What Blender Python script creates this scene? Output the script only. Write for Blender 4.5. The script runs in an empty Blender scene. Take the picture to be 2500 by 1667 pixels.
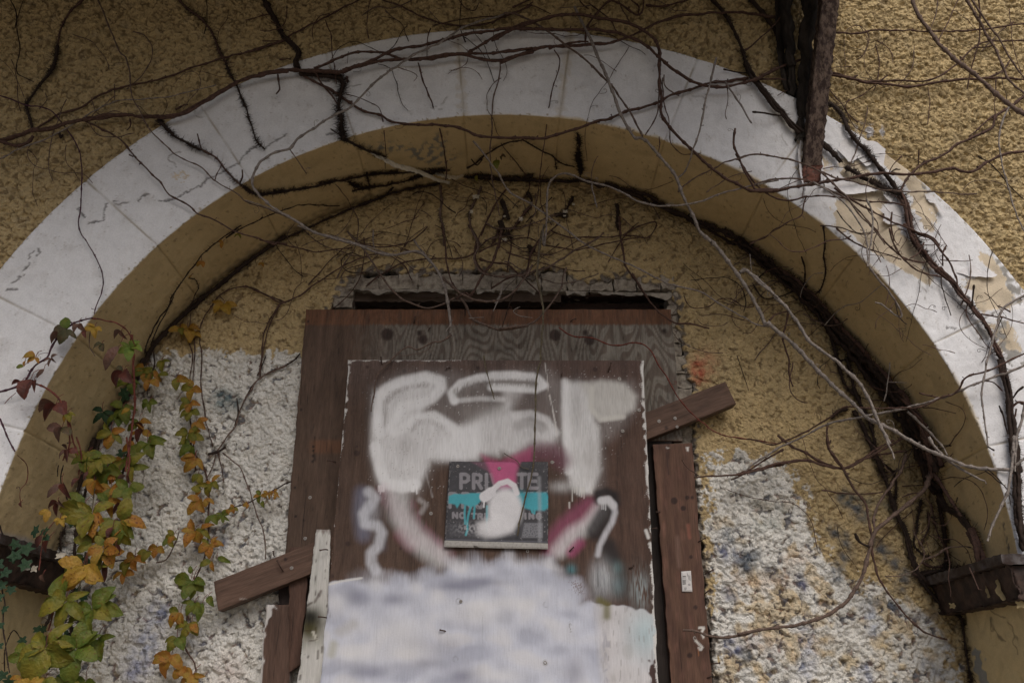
import bpy, math, random
import numpy as np
C = bpy.context.scene
COL = C.collection
# ------------------------------------------------------------------ camera, sky, sun
FL, PITCH, DIST, CZ = 2100.0, math.atan(2100/5000), 2.0, 1.6
cam = bpy.data.cameras.new('camera'); camo = bpy.data.objects.new('camera', cam); COL.objects.link(camo)
camo.location = (0, -DIST, CZ); camo.rotation_euler = (math.pi/2 + PITCH, 0, 0)
cam.sensor_width = 36; cam.lens = FL/2500*36; cam.clip_start = .05; cam.clip_end = 500
C.camera = camo
W = bpy.data.worlds.new('World'); C.world = W; W.use_nodes = True
nt = W.node_tree; bg = nt.nodes['Background']; sky = nt.nodes.new('ShaderNodeTexSky')
SUN_EL, SUN_AZ = math.radians(45), math.radians(14)       # from the viewer's side, a little to the right
sky.sky_type = 'NISHITA'; sky.sun_disc = False; sky.sun_elevation = SUN_EL; sky.sun_rotation = math.pi - SUN_AZ
sky.dust_density = 4.0; sky.air_density = .8
nt.links.new(sky.outputs[0], bg.inputs[0]); bg.inputs[1].default_value = .078
sl = bpy.data.lights.new('sun', 'SUN'); sl.energy = 1.5; sl.angle = math.radians(42); sl.color = (1, .955, .90)
so = bpy.data.objects.new('sun', sl); COL.objects.link(so)
so.rotation_euler = (math.pi/2 - SUN_EL, 0, SUN_AZ)
so.location = (1, -4, 6)
C.view_settings.view_transform = 'Standard'; C.view_settings.look = 'None'
C.view_settings.exposure = 0.17; C.view_settings.gamma = 1; C.view_settings.use_curve_mapping = False

rnd = random.Random(7); RS = np.random.RandomState(11)
# ------------------------------------------------------------------ picture <-> place
cp, sp = math.cos(PITCH), math.sin(PITCH)
def unp(px, py, y):
    px = np.asarray(px, float); py = np.asarray(py, float)
    dx = (px-1250)/FL; dy = (833.5-py)/FL
    t = (y + DIST)/(cp - dy*sp)
    return dx*t, CZ + (sp + dy*cp)*t
def prj(x, y, z):
    dep = (y+DIST)*cp + (z-CZ)*sp
    return 1250 + FL*x/dep, 833.5 - FL*(-(y+DIST)*sp + (z-CZ)*cp)/dep
def W3(px, py, y):
    x, z = unp(px, py, y); return np.array([float(x), float(y), float(z)])
CR = {'A':(0,0,2.613),'B':(600,0,2.613),'C':(1200,0,2.613),'D':(1800,0,2.613),'E':(0,550,2.613),'F':(600,550,2.613),
      'G':(1200,550,2.613),'H':(1800,550,2.613),'I':(0,1067,2.613),'J':(600,1067,2.613),'K':(1200,1067,2.613),
      'L':(1800,1067,2.613),'M':(1150,380,4.356),'N':(2050,900,2.613),'P':(1050,1080,5.6),'Z':(0,0,1)}
def T(s):
    """'A 10,20 30,40 B 5,6' -> picture points"""
    out = []; o = CR['Z']
    for w in s.split():
        if w in CR: o = CR[w]
        else:
            a, b = w.split(','); out.append((o[0]+float(a)/o[2], o[1]+float(b)/o[2]))
    return np.array(out)
# ------------------------------------------------------------------ noise
def tile(seed, lo, hi, size=1.0, n=1024):
    """band-passed periodic noise, wavelengths lo..hi metres on a tile of `size` metres"""
    r = np.random.RandomState(seed); f = np.fft.fft2(r.randn(n, n))
    k = np.fft.fftfreq(n, size/n); K = np.sqrt(k[:, None]**2 + k[None]**2); K[0, 0] = 1e-9
    c = np.log(K*math.sqrt(lo*hi)); w = math.log(hi/lo)/2
    f *= np.exp(-(c/w)**2)/K**.3; f[0, 0] = 0
    a = np.fft.ifft2(f).real; a /= a.std()
    def s(x, z, ax=1., az=1.):
        u = (x*ax/size*n) % n; v = (z*az/size*n) % n
        i = np.floor(u).astype(int); j = np.floor(v).astype(int); fu = u-i; fv = v-j
        i %= n; j %= n; i1 = (i+1) % n; j1 = (j+1) % n
        return (a[j, i]*(1-fu)*(1-fv)+a[j, i1]*fu*(1-fv)+a[j1, i]*(1-fu)*fv+a[j1, i1]*fu*fv)
    return s
n_lump = tile(1, .008, .020, 1.2); n_fine = tile(2, .003, .008, .6); n_worm = tile(3, .014, .036, 1.4)
n_mid = tile(4, .05, .14, 2.); n_low = tile(5, .2, .6, 5.)
def blobs(seed, r0, r1, fill, size=.9, n=900):
    """periodic tile of overlapping thrown-on lumps, height 0..1"""
    r = random.Random(seed); a = np.zeros((n, n), np.float32); px_ = n/size; N = int(fill*size*size/(math.pi*((r0+r1)/2)**2)); K = int(r1*1.5*px_)+2; g0 = np.arange(-K, K+1); gx_, gy_ = np.meshgrid(g0, g0)
    for _ in range(N):
        cx_, cy_ = r.randrange(n), r.randrange(n); rad = r.uniform(r0, r1)*px_; th = r.uniform(0, math.pi); e = r.uniform(1., 1.45); c_, s_ = math.cos(th), math.sin(th)
        q = 1-((gx_*c_+gy_*s_)/(rad*e))**2-((gy_*c_-gx_*s_)/(rad/e**.5))**2; q = np.where(q > 0, np.sqrt(np.maximum(q, 0)), 0)*r.uniform(.55, 1.)
        I = (cy_+g0) % n; J = (cx_+g0) % n; ix = np.ix_(I, J); a[ix] = np.maximum(a[ix], q)
    def s(x, z):
        u = (x*px_) % n; v = (z*px_) % n; i = np.floor(u).astype(int) % n; j = np.floor(v).astype(int) % n; fu = u-np.floor(u); fv = v-np.floor(v); i1 = (i+1) % n; j1 = (j+1) % n
        return a[j, i]*(1-fu)*(1-fv)+a[j, i1]*fu*(1-fv)+a[j1, i]*(1-fu)*fv+a[j1, i1]*fu*fv
    return s
b_cast = blobs(31, .0036, .0072, 1.0); b_flat = blobs(32, .0042, .0095, 1.5); b_white = blobs(33, .004, .009, 1.6)
n_warp = tile(6, .03, .08, 2.); n_soft = tile(8, .02, .05, 1.5)
def sst(a, b, x): t = np.clip((x-a)/(b-a+1e-12), 0, 1); return t*t*(3-2*t)
def seg_dist(px, py, pts):
    d = np.full(px.shape, 1e9)
    for (ax, ay), (bx, by) in zip(pts[:-1], pts[1:]):
        vx, vy = bx-ax, by-ay; L = vx*vx+vy*vy+1e-9
        t = np.clip(((px-ax)*vx+(py-ay)*vy)/L, 0, 1)
        d = np.minimum(d, (px-ax-t*vx)**2+(py-ay-t*vy)**2)
    return np.sqrt(d)
def inpoly(px, py, pts):
    r = np.zeros(px.shape, bool); n = len(pts)
    for i in range(n):
        x0, y0 = pts[i]; x1, y1 = pts[(i+1) % n]
        if y0 == y1: continue
        r ^= ((y0 > py) != (y1 > py)) & (px < (x1-x0)*(py-y0)/(y1-y0)+x0)
    return r
def polymask(px, py, pts, soft):
    d = seg_dist(px, py, np.vstack([pts, pts[:1]])); d = np.where(inpoly(px, py, pts), -d, d)
    return 1-sst(-soft, soft, d)
class Paint:
    """colour of a surface, point by point; a = how much bare grain shows"""
    def __init__(s, px, py, rgb, a=1.):
        s.px = px; s.py = py; s.c = np.ones(px.shape+(4,)); s.c[..., :3] = rgb; s.c[..., 3] = a
    def mix(s, m, rgb, a=None):
        m = np.clip(m, 0, 1); s.c[..., :3] = s.c[..., :3]*(1-m[..., None]) + np.asarray(rgb)*m[..., None]
        if a is not None: s.c[..., 3] = s.c[..., 3]*(1-m)+a*m
    def stroke(s, t, w, soft, rgb, al=1., tex=None, a=.12):
        pts = T(t) if isinstance(t, str) else t
        m = (1-sst(w/2-soft/2, w/2+soft, seg_dist(s.px, s.py, pts)))*al
        if tex is not None: m = m*tex
        s.mix(m, rgb, a)
    def poly(s, t, soft, rgb, al=1., tex=None, a=.12):
        m = polymask(s.px, s.py, T(t) if isinstance(t, str) else t, soft)*al
        if tex is not None: m = m*tex
        s.mix(m, rgb, a)
# ------------------------------------------------------------------ materials
def newmat(name, rough=.8, spec=.3):
    m = bpy.data.materials.new(name); m.use_nodes = True; t = m.node_tree; b = t.nodes['Principled BSDF']
    b.inputs['Roughness'].default_value = rough; b.inputs['Specular IOR Level'].default_value = spec
    return m, t, b
def tex(t, kind, scale, vec=None, **kw):
    n = t.nodes.new('ShaderNodeTex'+kind); n.inputs['Scale'].default_value = scale
    for k, v in kw.items(): n.inputs[k].default_value = v
    if vec is not None: t.links.new(vec, n.inputs['Vector'])
    return n
def objvec(t, sc=(1, 1, 1), rot=(0, 0, 0)):
    tc = t.nodes.new('ShaderNodeTexCoord'); mp = t.nodes.new('ShaderNodeMapping')
    mp.inputs['Scale'].default_value = sc; mp.inputs['Rotation'].default_value = rot
    # rotate first, then stretch
    m2 = t.nodes.new('ShaderNodeMapping'); m2.inputs['Rotation'].default_value = rot; mp.inputs['Rotation'].default_value = (0, 0, 0)
    t.links.new(tc.outputs['Object'], m2.inputs[0]); t.links.new(m2.outputs[0], mp.inputs[0]); return mp.outputs[0]
def rng(t, src, a, b, c=0, d=1):
    n = t.nodes.new('ShaderNodeMapRange'); n.inputs[1].default_value = a; n.inputs[2].default_value = b
    n.inputs[3].default_value = c; n.inputs[4].default_value = d; t.links.new(src, n.inputs[0]); return n.outputs[0]
def mth(t, op, a, b):
    n = t.nodes.new('ShaderNodeMath'); n.operation = op
    for i, v in enumerate((a, b)):
        if isinstance(v, (int, float)): n.inputs[i].default_value = v
        else: t.links.new(v, n.inputs[i])
    return n.outputs[0]
def bump(t, b, h, dist=.002, st=.6):
    n = t.nodes.new('ShaderNodeBump'); n.inputs['Distance'].default_value = dist; n.inputs['Strength'].default_value = st
    t.links.new(h, n.inputs['Height']); t.links.new(n.outputs[0], b.inputs['Normal'])
def vcol_mat(name, rough=.85, speck=.12, bdist=.0012, bscale=260, spec=.25, lumps=0.):
    m, t, b = newmat(name, rough, spec)
    at = t.nodes.new('ShaderNodeAttribute'); at.attribute_name = 'paint'
    v = objvec(t); n1 = tex(t, 'Noise', bscale, v, Detail=4); n2 = tex(t, 'Noise', 28, v, Detail=5, Roughness=.65)
    f = mth(t, 'MULTIPLY', rng(t, n1.outputs[0], .3, .7, 1-speck, 1+speck), rng(t, n2.outputs[0], .3, .7, 1-speck, 1+speck*.7))
    mx = t.nodes.new('ShaderNodeVectorMath'); mx.operation = 'SCALE'
    t.links.new(at.outputs['Color'], mx.inputs[0]); t.links.new(f, mx.inputs['Scale']); t.links.new(mx.outputs[0], b.inputs['Base Color'])
    if lumps:
        nd = tex(t, 'Noise', 70, v, Detail=2); off = t.nodes.new('ShaderNodeVectorMath'); off.operation = 'SCALE'; off.inputs['Scale'].default_value = .012; t.links.new(nd.outputs['Color'], off.inputs[0])
        ad = t.nodes.new('ShaderNodeVectorMath'); ad.operation = 'ADD'; t.links.new(v, ad.inputs[0]); t.links.new(off.outputs[0], ad.inputs[1])
        vo = t.nodes.new('ShaderNodeTexVoronoi'); vo.inputs['Scale'].default_value = 95; vo.feature = 'F1'; t.links.new(ad.outputs[0], vo.inputs['Vector'])
        hgt = mth(t, 'ADD', mth(t, 'MULTIPLY', rng(t, vo.outputs['Distance'], 0, .8, 1, 0), 1.0), mth(t, 'MULTIPLY', n1.outputs[0], .35))
        bump(t, b, hgt, lumps, 1.0)
    else: bump(t, b, n1.outputs[0], bdist, .7)
    return m
def wood_mat(name, rot=(0, 0, 0), rough=.75, lo=.68, hi=1.16, vcol=True, rgb=(.14, .08, .055), spec=.3):
    m, t, b = newmat(name, rough, spec)
    v = objvec(t, (1, 1, .05), rot); n1 = tex(t, 'Noise', 420, v, Detail=5, Roughness=.7)
    v2 = objvec(t, (1, 1, .12), rot); n2 = tex(t, 'Noise', 45, v2, Detail=3, Distortion=.8)
    v3 = objvec(t, (1, 1, .02), rot); n3 = tex(t, 'Noise', 160, v3, Detail=2)
    crack = rng(t, n3.outputs[0], .27, .33, .45, 1)
    g = mth(t, 'MULTIPLY', rng(t, n1.outputs[0], .32, .68, lo, hi), rng(t, n2.outputs[0], .3, .7, .75, 1.2))
    g = mth(t, 'MULTIPLY', g, crack)
    if vcol:
        at = t.nodes.new('ShaderNodeAttribute'); at.attribute_name = 'paint'; src = at.outputs['Color']
        # grain shows by the paint's alpha
        g = mth(t, 'ADD', mth(t, 'MULTIPLY', mth(t, 'SUBTRACT', g, 1.0), at.outputs['Alpha']), 1.0)
    else:
        rg = t.nodes.new('ShaderNodeRGB'); rg.outputs[0].default_value = (*rgb, 1); src = rg.outputs[0]
    mx = t.nodes.new('ShaderNodeVectorMath'); mx.operation = 'SCALE'
    t.links.new(src, mx.inputs[0]); t.links.new(g, mx.inputs['Scale']); t.links.new(mx.outputs[0], b.inputs['Base Color'])
    bump(t, b, mth(t, 'MULTIPLY', n1.outputs[0], crack), .0012, .6); return m
def flat_mat(name, rgb, rough=.8, var=.3, scale=60, rgb2=None, lo=.4, hi=.6, bd=.0015, metal=0., stretch=(1, 1, 1)):
    m, t, b = newmat(name, rough); b.inputs['Metallic'].default_value = metal
    v = objvec(t, stretch); n = tex(t, 'Noise', scale, v, Detail=6, Roughness=.7)
    r = t.nodes.new('ShaderNodeValToRGB'); e = r.color_ramp.elements
    c2 = rgb2 or tuple(c*(1-var) for c in rgb); c1 = rgb if rgb2 else tuple(c*(1+var) for c in rgb)
    e[0].position = lo; e[0].color = (*c2, 1); e[1].position = hi; e[1].color = (*c1, 1)
    t.links.new(n.outputs[0], r.inputs[0]); t.links.new(r.outputs[0], b.inputs['Base Color']); bump(t, b, n.outputs[0], bd, .8)
    return m
M_STUCCO = vcol_mat('roughcast_render', .9, .13, .0016, 320, lumps=.0055, spec=.08)
M_BAND = vcol_mat('painted_smooth_render', .75, .07, .0012, 240)
M_WOODV = wood_mat('painted_plywood'); M_WOODD = wood_mat('sawn_timber', rot=(0, math.radians(-69), 0))
M_SIGN = vcol_mat('scratched_sign_face', .5, .10, .0003, 500, .4)
M_NAIL = flat_mat('rusty_nail_steel', (.08, .05, .04), .55, .4, 400, metal=.4)
M_SCREW = flat_mat('screw_steel', (.30, .28, .26), .45, .3, 500, metal=.6)
M_BRICK = flat_mat('mortar_crusted_brick', (.40, .36, .30), .95, .3, 45, rgb2=(.17, .14, .115), lo=.35, hi=.6, bd=.006)
M_RUST = flat_mat('rust_scaled_steel', (.14, .10, .078), .85, .3, 75, rgb2=(.035, .02, .016), lo=.45, hi=.58, bd=.004, stretch=(1, 1, .5))
M_LEDGE = flat_mat('weathered_ledge', (.075, .045, .034), .7, .3, 30, rgb2=(.025, .016, .013), lo=.4, hi=.62, bd=.004)
M_DARKWOOD = wood_mat('dark_old_timber', vcol=False, rgb=(.05, .028, .02), rot=(0, math.pi/2, 0))
M_HEAD = wood_mat('grey_old_timber', vcol=False, rgb=(.12, .085, .065), rot=(0, math.pi/2, 0))
M_VOID = flat_mat('unlit_void_black', (.012, .010, .010), .95)  # near-black colour stands for the unlit void behind the window gap
STEMC = {'br': (.085, .048, .037), 'dk': (.032, .020, .015), 'lt': (.235, .205, .185), 'md': (.13, .09, .072), 'rd': (.15, .045, .033),
         'pu': (.07, .03, .045), 'gn': (.12, .10, .065)}
M_STEM = {k: flat_mat('bark_'+n, STEMC[k], .85, .35, 140, bd=.002) for k, n in
          dict(br='reddish_brown', dk='dark', lt='pale_grey', md='brown', rd='red', pu='purple', gn='olive').items()}
M_TRUNK = flat_mat('old_trunk_bark', (.045, .036, .03), .95, .4, 40, rgb2=(.014, .011, .009), bd=.01, stretch=(1, 1, .25))
def leaf_mat(name, c1, c2, spot=(.12, .05, .02), spotlo=.62):
    m, t, b = newmat(name, .5, .35)
    oi = t.nodes.new('ShaderNodeObjectInfo'); v = objvec(t)
    ad = t.nodes.new('ShaderNodeVectorMath'); ad.operation = 'ADD'; t.links.new(v, ad.inputs[0]); t.links.new(oi.outputs['Location'], ad.inputs[1])
    n = tex(t, 'Noise', 2.2, ad.outputs[0], Detail=3); n2 = tex(t, 'Noise', 9, ad.outputs[0], Detail=4)
    mx = t.nodes.new('ShaderNodeMix'); mx.data_type = 'RGBA'; mx.inputs[6].default_value = (*c1, 1); mx.inputs[7].default_value = (*c2, 1)
    f = mth(t, 'ADD', rng(t, n.outputs[0], .35, .65), rng(t, oi.outputs['Random'], 0, 1, -.35, .35)); t.links.new(f, mx.inputs[0]); mx.clamp_factor = True
    mx2 = t.nodes.new('ShaderNodeMix'); mx2.data_type = 'RGBA'; t.links.new(mx.outputs[2], mx2.inputs[6]); mx2.inputs[7].default_value = (*spot, 1)
    t.links.new(rng(t, n2.outputs[0], spotlo, spotlo+.06, 0, .8), mx2.inputs[0])
    at = t.nodes.new('ShaderNodeAttribute'); at.attribute_name = 'paint'
    mul = t.nodes.new('ShaderNodeMix'); mul.data_type = 'RGBA'; mul.blend_type = 'MULTIPLY'; mul.inputs[0].default_value = 1
    t.links.new(mx2.outputs[2], mul.inputs[6]); t.links.new(at.outputs['Color'], mul.inputs[7])
    t.links.new(mul.outputs[2], b.inputs['Base Color'])
    tr = t.nodes.new('ShaderNodeBsdfTranslucent'); t.links.new(mul.outputs[2], tr.inputs[0]); ms = t.nodes.new('ShaderNodeMixShader'); ms.inputs[0].default_value = .3
    out = t.nodes['Material Output']; t.links.new(b.outputs[0], ms.inputs[1]); t.links.new(tr.outputs[0], ms.inputs[2]); t.links.new(ms.outputs[0], out.inputs[0])
    bump(t, b, n2.outputs[0], .02, .3); return m
M_LEAF = {'g': leaf_mat('green_leaf', (.095, .145, .022), (.15, .17, .026)), 'G': leaf_mat('fresh_green_leaf', (.15, .24, .045), (.19, .25, .04), spotlo=.8),
  'yg': leaf_mat('yellow_green_leaf', (.12, .145, .02), (.22, .195, .027)), 'y': leaf_mat('yellow_leaf', (.38, .26, .035), (.42, .25, .045)),
  'o': leaf_mat('orange_leaf', (.36, .165, .035), (.33, .22, .035), (.25, .06, .02)), 'yo': leaf_mat('amber_leaf', (.30, .20, .03), (.38, .17, .03), (.12, .04, .02), .58),
  'r': leaf_mat('dark_red_leaf', (.16, .05, .038), (.10, .045, .04)), 'b': leaf_mat('withered_brown_leaf', (.17, .09, .07), (.12, .075, .06)),
  'dk': leaf_mat('dull_green_leaf', (.075, .075, .035), (.12, .085, .05)), 'iv': leaf_mat('dark_ivy_leaf', (.02, .055, .026), (.03, .07, .03), (.02, .03, .02), .7)}
# ------------------------------------------------------------------ objects
def thing(name, label, cat, loc=(0, 0, 0), group=None):
    o = bpy.data.objects.new(name, None); COL.objects.link(o); o.location = loc; o.empty_display_size = .05
    o['label'] = label; o['category'] = cat
    if group: o['group'] = group
    return o
def link(name, me, mat, parent=None, label=None, cat=None, kind=None, group=None):
    o = bpy.data.objects.new(name, me); COL.objects.link(o)
    if mat and not me.materials: me.materials.append(mat)
    if parent:
        o.parent = parent; L = parent.matrix_basis.translation.copy(); pp = parent.parent
        off = parent.get('_w'); o.location = [-c for c in L] if not pp else (0, 0, 0)
    if label: o['label'] = label
    if cat: o['category'] = cat
    if kind: o['kind'] = kind
    if group: o['group'] = group
    return o
def mesh(name, V, Fc, col=None, smooth=True):
    """V (n,3), Fc (m,k) all faces alike"""
    me = bpy.data.meshes.new(name); V = np.asarray(V, np.float32).reshape(-1, 3); Fc = np.asarray(Fc, np.int32)
    k = Fc.shape[1]; me.vertices.add(len(V)); me.vertices.foreach_set('co', V.ravel())
    me.loops.add(Fc.size); me.loops.foreach_set('vertex_index', Fc.ravel())
    me.polygons.add(len(Fc)); me.polygons.foreach_set('loop_start', np.arange(0, Fc.size, k, dtype=np.int32))
    me.polygons.foreach_set('loop_total', np.full(len(Fc), k, np.int32))
    if col is not None:
        a = me.color_attributes.new('paint', 'FLOAT_COLOR', 'POINT'); a.data.foreach_set('color', np.asarray(col, np.float32).reshape(-1, 4).ravel())
    me.update(calc_edges=True)
    if smooth: me.polygons.foreach_set('use_smooth', np.ones(len(Fc), bool))
    return me
def gridfaces(nr, nc, keep=None, flip=False):
    i = np.arange(nr*nc).reshape(nr, nc)
    q = np.stack([i[:-1, :-1], i[:-1, 1:], i[1:, 1:], i[1:, :-1]], -1)
    if flip: q = q[..., ::-1]
    q = q[keep] if keep is not None else q.reshape(-1, 4)
    return q
def compact(V, Fc, col=None):
    u, inv = np.unique(Fc, return_inverse=True); return V[u], inv.reshape(Fc.shape), (col[u] if col is not None else None)
def tag(o, label, cat, group=None):
    o['label'] = label; o['category'] = cat
    if group: o['group'] = group
    return o
# ------------------------------------------------------------------ the arch curve (measured on the wall, then smoothed)
YB, DEP = -.025, .30
inner = np.array([(-45,1331),(0,1205),(19,1150),(61,1051),(111,944),(184,826),(230,764),(383,600),(597,448),(700,394),(730,377),(845,337),(983,302),(1136,281),(1200,279),(1353,281),(1533,321),(1678,364),(1766,402),(1877,459),(1965,513),(2068,593),(2091,619),(2213,753),(2282,833),(2336,929),(2385,1032),(2420,1124),(2450,1212),(2489,1354)], float)
outer = np.array([(0,655),(50,600),(126,513),(222,436),(314,360),(406,302),(536,230),(673,172),(810,124),(952,92),(1098,73),(1200,71),(1437,82),(1544,101),(1690,142),(1828,190),(1900,220),(2018,287),(2106,340),(2225,421),(2305,494),(2412,600),(2500,703)], float)
ix, iz = unp(inner[:, 0], inner[:, 1], YB); ox, oz = unp(outer[:, 0], outer[:, 1], YB)
SPR = float(iz[-1]); CX = float((ix[0]+ix[-1])/2)
def pol(x, z): return np.hypot(x-CX, z-SPR), np.arctan2(z-SPR, x-CX)
ri, fi = pol(ix, iz); ro, fo = pol(ox, oz); fi[fi < -1] += 2*math.pi
PI_ = np.polyfit(fi-math.pi/2, ri, 6); r_in = lambda f: np.polyval(PI_, f-math.pi/2)
PK = np.polyfit(fo-math.pi/2, ro/r_in(fo), 2); r_out = lambda f: r_in(f)*np.clip(np.polyval(PK, f-math.pi/2), 1.14, 1.26)
XL, XR = CX-float(r_in(np.array(math.pi))), CX+float(r_in(np.array(0.)))
def opening(x, z, off=0.):
    """signed: >0 inside the opening by that margin"""
    r, f = pol(x, z); a = r_in(np.clip(f, 0, math.pi)) - r - off
    b = np.minimum(XR-off-x, x-XL-off)
    return np.where(z > SPR, a, b)
def surf(px, py, off=.004):
    px = np.asarray(px, float); py = np.asarray(py, float)
    x, z = unp(px, py, YB-off); r, f = pol(x, z); above = z > SPR
    out = np.where(above & (r > r_out(np.clip(f, 0, math.pi))), 0.-off, YB-off)
    x2, z2 = unp(px, py, DEP-off); ins = opening(x, z) > -off*0
    deep = ins & (opening(x2, z2, off) > 0)
    lo = np.full(px.shape, YB-off); hi = np.full(px.shape, DEP-off)
    for _ in range(18):
        mid = (lo+hi)/2; xm, zm = unp(px, py, mid); o = opening(xm, zm, off) > 0
        lo = np.where(o, mid, lo); hi = np.where(o, hi, mid)
    out = np.where(ins, np.where(deep, DEP-off, lo), out)
    return out
# ------------------------------------------------------------------ board outlines and the broken opening
YOB = DEP-.030; YBR = DEP-.070; YIN = DEP-.094; YPO = DEP-.055
HOLE = T('Z 812,752 818,738 835,722 832,700 850,686 862,692 872,672 905,662 930,668 948,658 985,672 1010,664 1055,668 1100,668 1160,664 1200,668 1262,668 1300,672 1342,660 1372,664 1396,690 1430,694 1470,682 1530,678 1560,688 1592,700 1625,696 1642,708 1652,740 1650,790 1664,830 1668,900 1688,940 1690,1060 1692,1090 1697,1170 1705,1290 1717,1400 1722,1500 1738,1560 1741,1667 1752,2100 850,2100 850,1000')
# ------------------------------------------------------------------ setting
gm = flat_mat('worn_paving', (.22, .19, .15), .9, .25, 8)
g = link('ground', mesh('ground', [(-40, -60, 0), (40, -60, 0), (40, 30, 0), (-40, 30, 0)], [(0, 1, 2, 3)], smooth=False), gm, kind='structure')
OCH = np.array((.53, .41, .225)); WHT = np.array((.76, .765, .785)); CRM = np.array((.60, .51, .38))
def graded(a, b, step, far0, far1, fstep):
    return np.concatenate([np.arange(far0, a, fstep), np.arange(a, b, step), np.arange(b, far1+fstep, fstep)])
# front wall: roughcast, outside the arch
X = graded(-1.62, 1.62, .0028, -2.6, 2.6, .03); Z = np.concatenate([np.arange(0, 2.62, .04), np.arange(2.62, 3.72, .0028), np.arange(3.72, 4.5, .04)])
gx, gz = np.meshgrid(X, Z)
wx = gx+.006*n_warp(gx, gz); wz = gz+.006*n_warp(gx+.7, gz+.3)
l = n_lump(wx, wz); wx = gx+.0035*n_warp(gx, gz); wz = gz+.0035*n_warp(gx+.7, gz+.3); bb = b_cast(wx, wz*1.05); h = .0085*bb-.004 + .0009*n_fine(gx, gz) + .0016*n_soft(gx, gz)
P = Paint(*prj(gx, 0, gz), OCH, 0)
P.mix(.35*sst(-.5, 1.5, n_low(gx, gz)), OCH*.86); P.mix(.25*sst(.3, 1.6, n_mid(gx, gz)), OCH*(1.1, 1.08, 1.0)); P.mix(.22*sst(1.2, 2.2, n_mid(gx+1, gz)), (.42, .36, .27))
P.mix(.72*(1-sst(.06, .30, bb))*sst(-1.3, .6, n_soft(gx+3, gz)), (.15, .105, .055))  # pit dirt plus painted-in shading: colour darkens as the lumps fall away
P.poly('Z 1912,262 1930,236 1960,244 1972,280 1962,322 1945,318 1925,300', 5, (.52, .52, .53))
P.mix(polymask(P.px, P.py, T('Z 2085,300 2150,310 2170,330 2130,345 2095,330'), 10)*sst(.2, .7, n_soft(gx, gz)), (.6, .59, .6))
r, f = pol(gx, gz); rr = np.where(gz > SPR, r-r_out(np.clip(f, 0, math.pi)), np.minimum(np.abs(gx-XL), np.abs(gx-XR))*0+np.where((gx > XL-.22) & (gx < XR+.22), -1, 1))
keep = (rr > -.012); keep = keep[:-1, :-1] & keep[1:, 1:] | (rr > -.002)[:-1, :-1]
Fc = gridfaces(len(Z), len(X), keep); V = np.stack([gx, -h, gz], -1).reshape(-1, 3); V, Fc, cc = compact(V, Fc, P.c.reshape(-1, 4))
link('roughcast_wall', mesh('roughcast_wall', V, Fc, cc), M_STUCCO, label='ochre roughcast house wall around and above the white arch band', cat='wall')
# wall under the arch
X = graded(-1.14, 1.14, .0028, -1.30, 1.30, .02); Z = np.concatenate([np.arange(0, 1.55, .04), np.arange(1.55, 3.20, .0028)])
gx, gz = np.meshgrid(X, Z); PX, PY = prj(gx, DEP, gz)
P = Paint(PX, PY, OCH, 0); nz = n_mid(gx, gz)*7+n_soft(gx, gz)*6+n_lump(gx, gz)*4
wl = 1-sst(-4, 6, -(PY-858+nz)+0*PX)                                  # placeholder slope, shaped below
left = sst(-4, 4, PY-862+nz)*sst(-4, 4, 790-PX)*sst(-6, 6, PX-np.interp(PY, [860, 900, 1000, 1150], [375, 350, 300, 120])+nz)
RB = T('Z 1722,1112 1760,1118 1800,1108 1855,1120 1902,1118 1912,1150 1905,1160 1950,1150 1958,1185 1945,1200 1972,1235 1975,1268 2000,1300 1990,1345 2060,1400 2090,1440 2130,1410 2160,1440 2230,1470 2290,1530 2330,1600 2380,2200 1700,2200 1738,1400 1716,1250')
right = polymask(PX+nz*1.9, PY+nz*1.9, RB, 7)
thin = sst(-.1, .9, n_mid(gx+2, gz+1)*.7+n_low(gx, gz)*.5+.25*n_soft(gx, gz))*sst(1180, 1320, PY)
white = np.maximum(left, right*(1-.70*thin)); smoothw = np.maximum(left, right)
wx = gx+.007*n_warp(gx, gz); wz = gz+.007*n_warp(gx+.7, gz+.3)
bw = b_white(gx+.003*n_warp(gx, gz), gz+.003*n_warp(gx+.7, gz+.3)); bf = b_flat(gx+.004*n_warp(gx, gz), gz*1.15+.004*n_warp(gx+.7, gz+.3)); l = (bw-.62)*3.2; w = n_worm(wx, wz); w2 = n_worm(wz+.5, wx+.3)
crease = np.exp(-(w/.20)**2)*sst(-.6, .8, w2) + .7*np.exp(-(w2/.16)**2)*sst(-.3, 1, -w)
h1 = .0010*n_soft(gx*.8, gz*.8) - .0022*crease*.6 + .0006*n_fine(gx, gz) + .0085*np.minimum(bf, .50+.12*n_soft(gx, gz)) - .004
h2 = .0100*bw-.006 + .0009*n_fine(gx, gz) + .0014*n_soft(gx, gz)
rough = np.clip(np.maximum(smoothw, sst(1000, 1250, PY)*sst(1650, 1800, PX)*.8), 0, 1)
h = h1*(1-rough)+h2*rough
P.mix(.3*sst(-.5, 1.5, n_low(gx+1, gz)), OCH*(.9, .86, .8)); P.mix(.3*sst(.2, 1.6, n_mid(gx, gz)), OCH*(1.1, 1.1, 1.05)); 
P.mix(.66*(1-sst(.10, .36, bf))*sst(-1.1, .7, n_soft(gx+1, gz))*(1-rough), (.13, .09, .05)); P.mix(.6*(bw < .15)*rough*(1-white), (.14, .09, .05))  # hollows of this relief: dirt, with shade put into the colour too
P.mix(white, (.74, .725, .68))
P.mix(smoothw*.35*sst(.2, 1.4, n_mid(gx+4, gz)), (.66, .62, .55))
P.mix(right*thin*.5*sst(.3, 1.2, n_soft(gx, gz+2)), (.66, .50, .32))
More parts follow.
